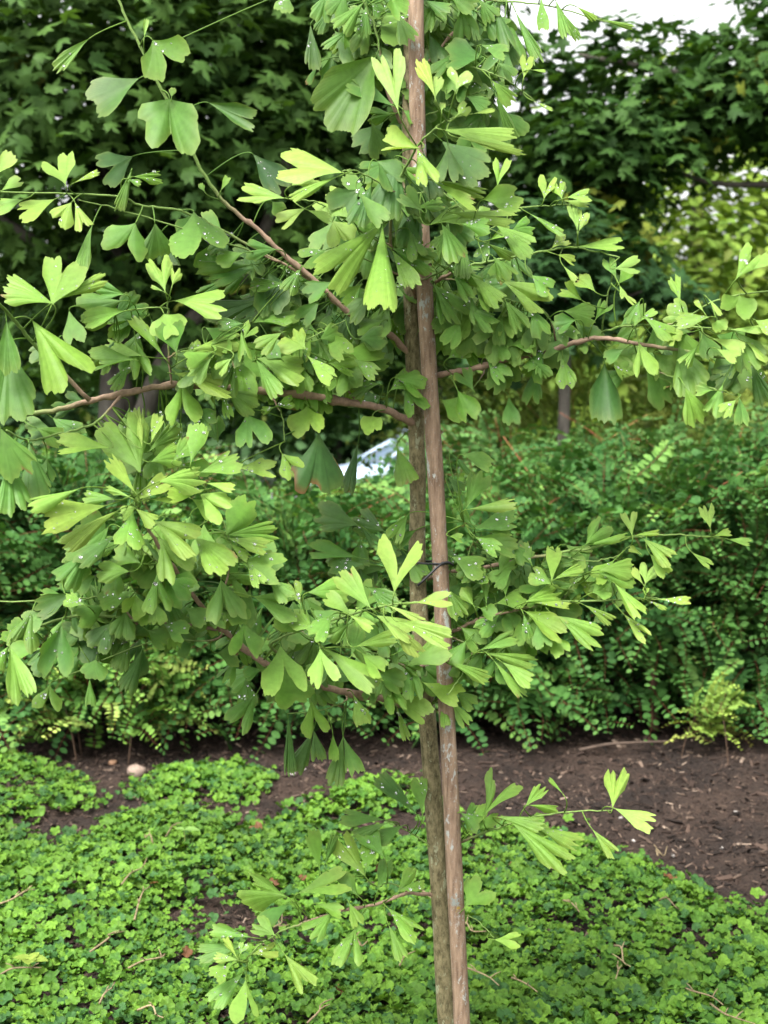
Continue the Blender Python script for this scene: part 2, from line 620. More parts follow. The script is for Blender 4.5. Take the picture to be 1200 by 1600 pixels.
# ------------------------------------------------------------------ hedge shrubs
def spray(seed, nl=13, length=.30, ls=.047):
    r = np.random.default_rng(seed)
    t = np.linspace(0, 1, nl)
    sway = r.uniform(-.03, .03)
    ax = np.stack([t * length, sway * np.sin(t * 2.5), .05 * np.sin(t * 2.4) - .06 * t ** 2], 1)
    V, L, C, mul, fix = [], [], [], [], []
    # stem: a three-sided tube
    base = len(V)
    for i in range(0, nl, 3):
        rr = .0013 * (1 - .6 * t[i])
        for a in (0, 2.1, 4.2):
            V.append(ax[i] + np.array([0, math.cos(a) * rr, math.sin(a) * rr]))
            mul.append((1, 1, 1)); fix.append((.20, .085, .045))
    k = len(range(0, nl, 3))
    for i in range(k - 1):
        for a in range(3):
            a2 = (a + 1) % 3
            L += [base + i * 3 + a, base + i * 3 + a2, base + i * 3 + 3 + a2, base + i * 3 + 3 + a]; C.append(4)
    for i in range(nl):
        for sgn in (-1, 1):
            s = ls * (1 - .55 * t[i] ** 2) * r.uniform(.75, 1.15)
            ang = sgn * r.uniform(1.0, 1.45) + r.normal(0, .1)
            d = np.array([math.cos(ang), math.sin(ang), r.normal(.02, .22)])
            d /= np.linalg.norm(d)
            side = np.cross([0, 0, 1], d); side /= np.linalg.norm(side)
            up = np.cross(d, side)
            roll = r.normal(0, .4)
            side = side * math.cos(roll) + up * math.sin(roll)
            up = np.cross(d, side)
            p0 = ax[i] + d * s * .12
            prof = [(0, 0, 0), (.25, .30, .05), (.60, .36, .06), (.88, .2, .02), (1, 0, -.04), (.88, -.2, .02), (.60, -.36, .06), (.25, -.30, .05)]
            b0 = len(V)
            for (q, w, h) in prof:
                V.append(p0 + d * s * q + side * s * w + up * s * h)
                g = .9 + .35 * t[i] + r.uniform(-.12, .12)
                mul.append((g * (1 + .15 * t[i] ** 3), g, g * .95)); fix.append((-1, -1, -1))
            L += [b0, b0 + 1, b0 + 2, b0 + 3, b0 + 4]; C.append(5)
            L += [b0, b0 + 4, b0 + 5, b0 + 6, b0 + 7]; C.append(5)
    return (np.array(V), L, C, (np.array(mul), np.array(fix)))


SPRAYS = [spray(i, 13, .30) for i in range(5)]
SMALL_SPRAYS = [spray(20 + i, 10, .2, .023) for i in range(3)]


def shrub(name, label, cat, cx, cy, rx, ry, h, n, c0, c1, group=None, low=.0, templates=SPRAYS, arches=6, scale=1.0, tips=.07, tipcol=(.11, .22, .05)):
    root = empty(name, (cx, cy, 0))
    tag(root, label, cat, group)
    b = MB()
    th = rng.uniform(0, 2 * np.pi, n)
    cz = rng.uniform(-.98, 1, n)
    sq = (1 - np.abs(cz) ** 3.2) ** (1 / 3.2)
    sq = np.where(cz < 0, np.maximum(sq, .94), sq)
    rr = .62 + .40 * rng.random(n) ** .6
    ct, st_ = np.cos(th), np.sin(th)
    bx = (np.abs(ct) ** 2.8 + np.abs(st_) ** 2.8) ** (-1 / 2.8)
    d = np.stack([ct * bx * sq, st_ * bx * sq, cz], 1)
    lump = 1 + .13 * np.sin(th * 3 + cx * 7) * np.cos(cz * 4 + cy) + .08 * np.sin(th * 7 + cz * 5)
    pos = np.stack([cx + d[:, 0] * rx * rr * lump, cy + d[:, 1] * ry * rr * lump, h * .52 + d[:, 2] * h * .47 * rr * lump], 1)
    pos[:, 2] = np.maximum(pos[:, 2], low + rng.uniform(.02, .16, n))
    out = unit(np.stack([d[:, 0], d[:, 1], np.where(d[:, 2] < -.3, -.12, d[:, 2] * .35 + .12)], 1) + rng.normal(0, .36, (n, 3)))
    up = unit(np.stack([d[:, 0] * .45, d[:, 1] * .55, np.full(n, .8)], 1) + rng.normal(0, .3, (n, 3)))
    sc = rng.uniform(.7, 1.2, n) * scale
    M = frames_xz(out, up) * sc[:, None, None]
    pos = pos - out * (.16 * sc)[:, None]
    tone = rng.random((n, 1))
    c = np.array(c0) * (1 - tone) + np.array(c1) * tone
    tp = rng.random(n) < tips
    c[tp] = np.array(tipcol) * rng.uniform(.7, 1.2, (tp.sum(), 1))
    w = rng.integers(0, len(templates), n)
    for t in range(len(templates)):
        s = w == t
        b.scatter(templates[t], M[s], pos[s], c[s])
    b.build('foliage', M_HEDGE, root)
    # stems rising from the base, and long arching reddish shoots
    sb = MB()
    for k in range(9 if h > .6 else 3):
        a = rng.uniform(0, 6.28)
        e = np.array([cx + math.cos(a) * rx * .6, cy + math.sin(a) * ry * .6, h * rng.uniform(.5, .85)])
        s0 = np.array([cx + math.cos(a) * .12, cy + math.sin(a) * .12, -.03])
        pts = catmull([s0, s0 * .6 + e * .4 + [0, 0, .12 * h], e], 10)
        sb.tube(pts, np.linspace(.006, .002, 10) * min(1, h * 1.2), np.array([.09, .055, .035]) * rng.uniform(.7, 1.2), 6)
    for k in range(arches):
        a = rng.uniform(math.pi, 2 * math.pi) if k % 3 else rng.uniform(0, 6.28)
        s0 = np.array([cx + math.cos(a) * rx * .4, cy + math.sin(a) * ry * .4, h * rng.uniform(.55, .8)])
        e = np.array([cx + math.cos(a) * rx * rng.uniform(.8, 1.15), cy + math.sin(a) * ry * rng.uniform(.8, 1.1), h * rng.uniform(.6, 1.08)])
        m_ = (s0 + e) / 2 + np.array([0, 0, .05 * h])
        pts = catmull([s0, m_, e], 12)
        sb.tube(pts, np.linspace(.0028, .0014, 12) * min(1, h + .2), np.array([.30, .105, .055]) * rng.uniform(.7, 1.15), 5)
    sb.build('stem', M_TWIG, root)
    return root


HD0, HD1 = (.028, .088, .022), (.056, .145, .031)
FRONT = [  # x, y, rx, ry, h, label
    (-2.05, 5.58, .62, .72, 1.08, 'dark green hedge shrub at the left edge of the photo, low front row'),
    (-1.25, 5.60, .62, .75, 1.15, 'hedge shrub right of the leftmost one, behind the pale yellow green shrub'),
    (-.45, 5.62, .62, .75, 1.0, 'hedge shrub with upright red shoots below the gap that shows the car'),
    (.36, 5.66, .60, .75, 1.0, 'hedge shrub directly behind the ginkgo trunk and its wooden stake'),
    (1.02, 5.70, .62, .75, 1.15, 'dense hedge shrub just right of the stake, behind the lower right leaves'),
    (1.72, 5.70, .62, .75, 1.18, 'dense dark hedge shrub behind the young sprig on the mulch'),
    (2.42, 5.70, .62, .75, 1.18, 'dense dark hedge shrub cut by the right edge, front row')]
for i, (x, y, rx, ry, h, lab) in enumerate(FRONT):
    shrub('hedge_shrub', lab, 'shrub', x, y, rx, ry, h, 880, HD0, HD1, 'shrubs of the hedge behind the tree', .0, SPRAYS, 7)
BACK = [
    (-1.7, 7.0, .85, .7, 1.22, 'back row hedge shrub at the far left, under the maple'),
    (-.4, 7.1, .8, .7, .97, 'low back row hedge shrub under the parked car gap'),
    (.75, 6.9, .75, .7, 1.28, 'back row hedge shrub right of the stake with reddish arching shoots'),
    (1.75, 6.9, .8, .7, 1.34, 'back row hedge shrub in front of the slim dark trunk, reddish shoots'),
    (2.75, 6.9, .8, .7, 1.45, 'tall back row hedge shrub at the right edge')]
for i, (x, y, rx, ry, h, lab) in enumerate(BACK):
    shrub('hedge_shrub', lab, 'shrub', x, y, rx, ry, h, 620, (.040, .105, .028), (.075, .165, .042), 'shrubs of the hedge behind the tree', .1, SPRAYS, 20)
shrub('bush', 'yellow green fine leaved bush behind the hedge beside the slim dark trunk', 'bush', 1.45, 9.2, 1.3, .7, 1.7, 700,
      (.10, .17, .03), (.19, .25, .05), None, .1, SPRAYS, 4)
shrub('pale_shrub', 'pale yellow green young shrub at the foot of the hedge on the left', 'shrub', -1.08, 4.92, .34, .16, .46, 110,
      (.062, .160, .032), (.13, .25, .045), None, .0, SPRAYS, 3, .72, .22, (.24, .34, .08))
shrub('pale_shrub', 'small yellow green sprig standing on the mulch before the dark hedge at right', 'sprig', 1.27, 4.88, .10, .08, .28, 20,
      (.12, .22, .04), (.22, .32, .06), None, .0, SPRAYS, 1, .6, .12, (.26, .32, .08))

# dark stump and fallen stick at the foot of the hedge
b = MB()
b.tube(catmull([P(1022, 1140, 5.2), P(1018, 1100, 5.2), P(1021, 1055, 5.22), P(1016, 1020, 5.25)], 12), np.linspace(.021, .017, 12), (1.2, .75, .5), 10)
tag(b.build('stump', bark_material('stump_bark', (.04, .02, .012), (.10, .055, .034), None, 30, (1, 1, .2), False)),
    'short reddish brown bare stump standing in the dark foot of the hedge', 'stump')
b = MB()
b.tube(catmull([PG(905, 1172, .03), PG(950, 1163, .05), PG(1000, 1160, .05), PG(1060, 1158, .04)], 14), np.linspace(.007, .0035, 14), (.085, .06, .045), 8)
tag(b.build('stick', M_TWIG), 'thin bare stick lying on the mulch along the foot of the hedge', 'stick')


# stones
def stone(name, label, px, py, r, col, group=None):
    p = PG(px, py, 0)
    z = float(ground_z(np.array([p[0]]), np.array([p[1]]))[0])
    b = MB()
    V, Fc = [], []
    nu, nv = 12, 7
    ph = rng.uniform(0, 6, 6)
    for i in range(nv + 1):
        for j in range(nu):
            la = -math.pi / 2 + math.pi * i / nv; lo = 2 * math.pi * j / nu
            k = 1 + .14 * math.sin(2 * lo + ph[0]) + .10 * math.sin(3 * lo + ph[1] + 2 * la) + .08 * math.cos(4 * la + ph[2])
            V.append((p[0] + r * 1.25 * k * math.cos(la) * math.cos(lo), p[1] + r * k * math.cos(la) * math.sin(lo), z + r * .3 + r * .7 * k * math.sin(la)))
    for i in range(nv):
        for j in range(nu):
            j2 = (j + 1) % nu
            Fc.append((i * nu + j, i * nu + j2, (i + 1) * nu + j2, (i + 1) * nu + j))
    b.faces(V, Fc, col)
    o = b.build(name, M_STONE)
    tag(o, label, 'stone' if r > .012 else 'pebble', group)


M_STONE = plain('stone', (.3, .25, .2), .85, .25, attr=True, var=.3, nscale=160)
stone('stone', 'pinkish tan stone lying on the mulch among the groundcover at left', 213, 1208, .033, (.22, .165, .13))
stone('stone', 'tan stone at the foot of the hedge beside the red stems, left', 176, 1189, .015, (.24, .14, .085))
for (px, py, lab) in ((990, 1312, 'white pebble at the groundcover edge right of the ginkgo tip'), (970, 1280, 'white pebble beside the lowest right ginkgo leaf'),
                      (1128, 1322, 'pale pebble on the open mulch at the far right'), (475, 1207, 'pale pebble on the mulch below the hanging ginkgo leaves'),
                      (1150, 1270, 'small white pebble high on the open mulch at right'), (458, 1212, 'grey white pebble left of the hanging ginkgo leaves'),
                      (1052, 1338, 'tiny white pebble just above the groundcover edge')):
    stone('pebble', lab, px, py, rng.uniform(.005, .008), np.array([.36, .33, .30]) * rng.uniform(.7, 1.1), 'pale pebbles on the mulch')


# ------------------------------------------------------------------ background trees
def maple_leaf(seed):
    r = np.random.default_rng(seed)
    pts = [(0, 0), (.16, -.10), (.30, .02), (.24, .10), (.48, .16), (.34, .30), (.50, .52), (.26, .46), (.12, .42), (.14, .66), (0, .98)]
    full = pts + [(-x, y) for x, y in pts[-2:0:-1]]
    v = [(0, .33, .05)]
    for x, y in full:
        v.append((x * 1.05 + r.normal(0, .02), y + r.normal(0, .02), -.22 * abs(x) - .16 * max(0, y - .3) + r.normal(0, .02)))
    n = len(full)
    L, C = [], []
    for i in range(n):
        L += [0, 1 + i, 1 + (i + 1) % n]; C.append(3)
    v = np.array(v); v[:, 1] -= .1
    return (v, L, C)


MAPLE = [maple_leaf(i) for i in range(4)]


def simple_leaf(seed):
    r = np.random.default_rng(seed)
    v = np.array([(0, -.5, 0), (.3, -.1, .08), (.22, .25, .05), (0, .6, -.08), (-.22, .25, .05), (-.3, -.1, .08)]) + r.normal(0, .03, (6, 3))
    return (v, [0, 1, 2, 3, 0, 3, 4, 5], [4, 4])


SIMPLE = [simple_leaf(i) for i in range(3)]


def tree(name, label, base, trunk_pts, trunk_r, limbs, blobs, leaf, c0, c1, templates, cat='tree', group=None, bark=M_MAPLEBARK, accent=.02, accent_col=(.16, .2, .03)):
    root = empty(name, (base[0], base[1], base[2]))
    tag(root, label, cat, group)
    tb = MB()
    pts = catmull(trunk_pts, 22)
    tb.tube(pts, np.linspace(trunk_r[0], trunk_r[1], 22), (1, 1, 1), 12)
    tb.build('trunk', bark, root)
    for (lp, r0, r1) in limbs:
        lb = MB()
        lb.tube(catmull(lp, 16), np.linspace(r0, r1, 16), (1, 1, 1), 8)
        lb.build('limb', bark, root)
    b = MB()
    for (c, rad, ncl, per, spread) in blobs:
        c = np.array(c, float); rad = np.array(rad, float)
        d = unit(rng.normal(0, 1, (ncl, 3)))
        rr = rng.random((ncl, 1)) ** .45
        cl = c + d * rr * rad
        out = unit(d + [0, 0, .3])
        n = ncl * per
        ci = np.repeat(np.arange(ncl), per)
        # a cluster is a flat, outward drooping spray of leaves
        off = rng.normal(0, 1, (n, 3)) * np.array([spread, spread, spread * .45])
        T = cl[ci] + off
        T[:, 2] -= .25 * (off[:, 0] ** 2 + off[:, 1] ** 2) / spread
        nrm = np.stack([np.zeros(n), np.zeros(n), np.full(n, .75)], 1) + out[ci] * .55 + rng.normal(0, .42, (n, 3))
        s = rng.uniform(.75, 1.2, n) * leaf
        M = frames(nrm, rng.uniform(0, 6.28, n)) * s[:, None, None]
        tone = np.clip(np.repeat(rng.random(ncl), per) * .7 + rng.random(n) * .3, 0, 1)[:, None]
        col = np.array(c0) * (1 - tone) + np.array(c1) * tone
        ac = np.repeat(rng.random(ncl) < accent, per)
        col[ac] = np.array(accent_col) * rng.uniform(.6, 1.2, (ac.sum(), 1))
        w = rng.integers(0, len(templates), n)
        for t in range(len(templates)):
            q = w == t
            b.scatter(templates[t], M[q], T[q], col[q])
    b.build('crown', M_MAPLE, root)
    return root


MC0, MC1 = (.024, .066, .015), (.085, .165, .032)
tree('maple_tree', 'dark green maple with several grey stems behind the hedge at left', (-1.85, 8.6, 0),
     [(-1.85, 8.6, -.1), (-1.83, 8.6, 1.0), (-1.78, 8.62, 2.0), (-1.7, 8.7, 3.2), (-1.6, 8.8, 5.2)], (.12, .05),
     [([P(205, 640, 8.6), P(150, 440, 8.5), P(80, 395, 8.4), P(0, 342, 8.3), P(-120, 270, 8.2)], .05, .03),
      ([P(205, 700, 8.55), P(260, 560, 8.4), P(330, 470, 8.3), P(390, 420, 8.2), P(450, 250, 8.2)], .075, .04),
      ([P(190, 520, 8.6), P(188, 420, 8.5), P(160, 250, 8.4), P(120, 60, 8.4)], .07, .03)],
     [((-2.1, 8.3, 3.6), (1.7, 1.3, 1.5), 400, 13, .19), ((-.7, 8.7, 3.5), (1.3, 1.2, 1.5), 290, 13, .19),
      ((-1.2, 8.9, 2.3), (2.0, .9, .75), 260, 12, .18), ((-1.6, 9, 5.6), (2.6, 2, 1.2), 260, 12, .3)],
     .135, MC0, MC1, MAPLE, 'tree', None)
tree('maple_tree', 'dark maple whose crown fills the middle behind the ginkgo and its stake', (.35, 11.2, 0),
     [(.35, 11.2, -.3), (.38, 11.2, 1.5), (.4, 11.2, 3), (.3, 11.2, 6)], (.16, .06),
     [([(.38, 11.2, 2.0), (1.2, 11.0, 2.9), (2.1, 10.8, 3.1)], .06, .02), ([(.38, 11.2, 2.2), (-.6, 11, 3.2), (-1.4, 10.8, 4.2)], .06, .02)],
     [((-.1, 11.0, 4.0), (1.3, 1.4, 1.9), 440, 13, .20), ((.5, 10.8, 2.7), (1.15, 1.0, .9), 270, 14, .2), ((-1.9, 11.3, 3.6), (1.8, 1, 1.8), 150, 12, .24),
      ((-1.0, 11.8, 2.0), (2.6, .7, .7), 200, 12, .24), ((-.3, 11.5, 6.6), (2.6, 2, 1.2), 180, 12, .3)],
     .14, MC0, (.065, .135, .028), MAPLE)
tree('maple_tree', 'dark maple spreading low limbs across the upper right under the bright sky', (4.6, 9.4, 0),
     [(4.6, 9.4, -.2), (4.55, 9.4, 1.5), (4.5, 9.4, 3), (4.4, 9.4, 5.5)], (.16, .07),
     [([(4.5, 9.4, 3.0), (3.4, 9.3, 3.55), (2.4, 9.2, 3.65), (1.35, 9.1, 3.8)], .055, .015),
      ([(4.5, 9.4, 2.4), (3.2, 9.3, 2.9), (2.3, 9.2, 2.95), (1.75, 9.1, 3.15)], .035, .010)],
     [((3.6, 9.4, 4.0), (1.25, 1.1, .9), 215, 14, .19), ((1.5, 9.3, 3.2), (.60, .7, .34), 150, 13, .14), ((1.25, 9.6, 3.75), (.35, .4, .38), 20, 9, .12), ((2.7, 9.3, 3.68), (.62, .8, .38), 120, 14, .15), ((1.45, 9.3, 2.65), (.36, .6, .45), 110, 13, .15), ((2.0, 9.3, 3.35), (.4, .5, .16), 40, 12, .13),
      ((1.95, 9.25, 3.70), (.85, .5, .40), 46, 10, .13), ((4.6, 9.4, 3.0), (1.0, 1.2, 1.0), 120, 12, .2), ((4.6, 9.6, 5.6), (1.6, 1.6, 1.0), 120, 12, .26)],
     .13, (.020, .056, .012), (.052, .115, .022), MAPLE)
tree('young_tree', 'slim dark trunked tree rising from behind the hedge right of the ginkgo', (1.13, 8.1, 0),
     [(1.13, 8.1, -.1), (1.13, 8.1, 1.0), (1.14, 8.1, 1.8), (1.1, 8.15, 2.3)], (.048, .025),
     [([(1.14, 8.1, 1.8), (1.4, 8.05, 2.0), (1.65, 8.1, 2.1)], .018, .006)],
     [((.95, 8.2, 2.24), (.72, .6, .42), 115, 13, .14), ((1.75, 8.3, 2.12), (.35, .4, .13), 16, 10, .13)],
     .11, (.016, .046, .014), (.034, .085, .024), MAPLE)
LG0, LG1 = (.10, .185, .028), (.23, .33, .05)
for (x, y, h, w, lab, c0, c1) in (
        (4.0, 17.0, 6.2, 2.6, 'bright yellow green tree seen through the gap under the right maple', LG0, LG1),
        (2.3, 20.0, 3.8, 1.9, 'light green tree far behind the slim dark trunk', (.06, .12, .028), (.13, .2, .045)),
        (-1.2, 33.0, 6.0, 4.2, 'far dark green tree beyond the parked cars, middle', (.025, .06, .022), (.055, .12, .035)),
        (-9.0, 32.0, 6.5, 4.5, 'far dark green tree beyond the parked cars at left', (.025, .06, .022), (.05, .11, .035)),
        (6.5, 34.0, 5.5, 4.2, 'far mid green tree beyond the lot at right', (.035, .08, .025), (.07, .14, .04)),
        (11.0, 30.0, 7.5, 4.6, 'far green tree at the right edge behind the bright tree', (.035, .08, .025), (.07, .14, .04))):
    k = 1 if y < 25 else 2
    tree('broadleaf_tree', lab, (x, y, -.6), [(x, y, -.8), (x, y, .5), (x + .1, y, h * .6), (x, y, h * .9)], (.16, .05),
         [([(x, y, h * .3), (x + w * .3, y - .2, h * .5), (x + w * .6, y - .3, h * .6)], .06, .02)],
         [((x, y, h * .55), (w, w * .8, h * .45), 620, 13, .30 * k), ((x, y, h * .22), (w * 1.1, w * .6, h * .28), 160, 13, .28 * k)],
         .17 * k, c0, c1, SIMPLE, 'tree', None, M_MAPLEBARK, .1, (.2, .26, .05))


# ------------------------------------------------------------------ parked cars
M_GLASS = plain('car_glass', (.10, .14, .19), .08, .8, 0, var=.02)
M_TYRE = plain('tyre_rubber', (.015, .015, .016), .8, .3)
M_RIM = plain('alloy_rim', (.5, .5, .52), .3, .5, .9)
M_LAMP = plain('head_lamp_glass', (.75, .77, .8), .1, .7)


def car(label, cx, cy, yaw, paint):
    root = empty('parked_car', (cx, cy, -.596))
    root_rot = yaw
    tag(root, label, 'car')
    cs, sn = math.cos(yaw), math.sin(yaw)

    def W(v):
        v = np.asarray(v, float)
        return np.stack([cx + v[:, 0] * cs - v[:, 1] * sn, cy + v[:, 0] * sn + v[:, 1] * cs, -.596 + v[:, 2]], 1)

    def loft(name, secs, mat, parent, caps=True):
        b = MB()
        n = len(secs); k = len(secs[0])
        V = W(np.concatenate(secs))
        Fc = [(i * k + j, i * k + (j + 1) % k, (i + 1) * k + (j + 1) % k, (i + 1) * k + j) for i in range(n - 1) for j in range(k)]
        if caps:
            Fc += [tuple(range(k))[::-1], tuple((n - 1) * k + q for q in range(k))]
        b.faces(V, Fc, (1, 1, 1))
        return b.build(name, mat, parent)

    def sec(x, w, z0, z1, rnd):
        y1 = w / 2
        return np.array([(x, -y1 + rnd, z0), (x, y1 - rnd, z0), (x, y1, z0 + rnd), (x, y1, (z0 + z1) * .55), (x, y1 - rnd * .7, z1 - rnd * .3), (x, y1 - rnd * 1.6, z1),
                         (x, -y1 + rnd * 1.6, z1), (x, -y1 + rnd * .7, z1 - rnd * .3), (x, -y1, (z0 + z1) * .55), (x, -y1, z0 + rnd)])
    body = [sec(x, w, z0, z1, .08) for x, w, z0, z1 in ((-2.2, 1.35, .38, .72), (-2.1, 1.62, .26, .90), (-1.5, 1.76, .2, .97), (-.6, 1.8, .19, .96), (.6, 1.8, .19, .95),
                                                       (1.2, 1.76, .2, .90), (1.85, 1.64, .24, .78), (2.15, 1.4, .34, .62))]
    loft('body', body, paint, root)
    cabin = [sec(x, w, .9, z, .06) for x, w, z in ((-1.75, 1.40, .97), (-1.2, 1.36, 1.36), (-.5, 1.34, 1.43), (.2, 1.34, 1.41), (.55, 1.36, 1.28), (1.15, 1.46, .95))]
    loft('window', cabin, M_GLASS, root)
    roof = [sec(x, w, z - .03, z + .02, .015) for x, w, z in ((-1.3, 1.30, 1.36), (-.5, 1.32, 1.45), (.25, 1.30, 1.425))]
    loft('roof', roof, paint, root)
    for sx in (-1, 1):
        for (x0, z0, x1, z1) in ((-1.78, .95, -1.22, 1.38), (-.45, .95, -.5, 1.43), (1.12, .94, .25, 1.42)):
            b = MB()
            b.tube(W(np.array([(x0, sx * .71, z0), ((x0 + x1) / 2, sx * .705, (z0 + z1) / 2), (x1, sx * .66, z1)])), .032, (1, 1, 1), 6)
            b.build('pillar', paint, root)
        for x in (-1.35, 1.35):
            b = MB()
            b.tube(W(np.array([(x, sx * .70, .32), (x, sx * .80, .32), (x, sx * .92, .32)])), .32, (1, 1, 1), 24)
            wh = b.build('wheel', M_TYRE, root)
            b = MB()
            b.tube(W(np.array([(x, sx * .91, .32), (x, sx * .925, .32), (x, sx * .93, .32)])), .2, (1, 1, 1), 18)
            b.build('rim', M_RIM, wh)
        b = MB()
        b.tube(W(np.array([(1.95, sx * .62, .62), (2.06, sx * .60, .62), (2.12, sx * .58, .62)])), .09, (1, 1, 1), 10)
        b.build('headlight', M_LAMP, root)
    return root


car('pale blue parked car glimpsed through the leaves left of the ginkgo trunk', 0.75, 25.0, R(200), plain('white_paint', (.36, .45, .58), .25, .6, var=.03))

# ------------------------------------------------------------------ the ginkgo: trunk, branches, leaves
D = 2.40
TR_D, ST_D = 2.435, 2.39
tree_root = empty('ginkgo_tree', tuple(P(715, 1800, TR_D)))
tag(tree_root, 'young ginkgo tree with fan shaped leaves tied to a wooden stake', 'tree')
tp = [(714, 1840), (698, 1600), (684, 1350), (670, 1150), (658, 1000), (652, 880), (653, 760), (650, 660), (645, 560), (642, 470), (640, 380), (638, 200), (640, 0), (641, -160)]
tp3 = np.array([P(x, y, TR_D) for x, y in tp])
b = MB()
pts = catmull(tp3, 90)
hh = np.linspace(0, 1, 90)
rad = np.interp(hh, [0, .25, .6, 1], [.0180, .0168, .0145, .009])
rad = rad * (1 + .05 * np.sin(hh * 61) * np.sin(hh * 23 + 1)) * 1.0
b.tube(pts, rad, (1, 1, 1), 18, lambda t: 1 + .035 * np.sin(3 * t) + .02 * np.sin(5 * t + 1))
b.build('trunk', M_TRUNK, tree_root)

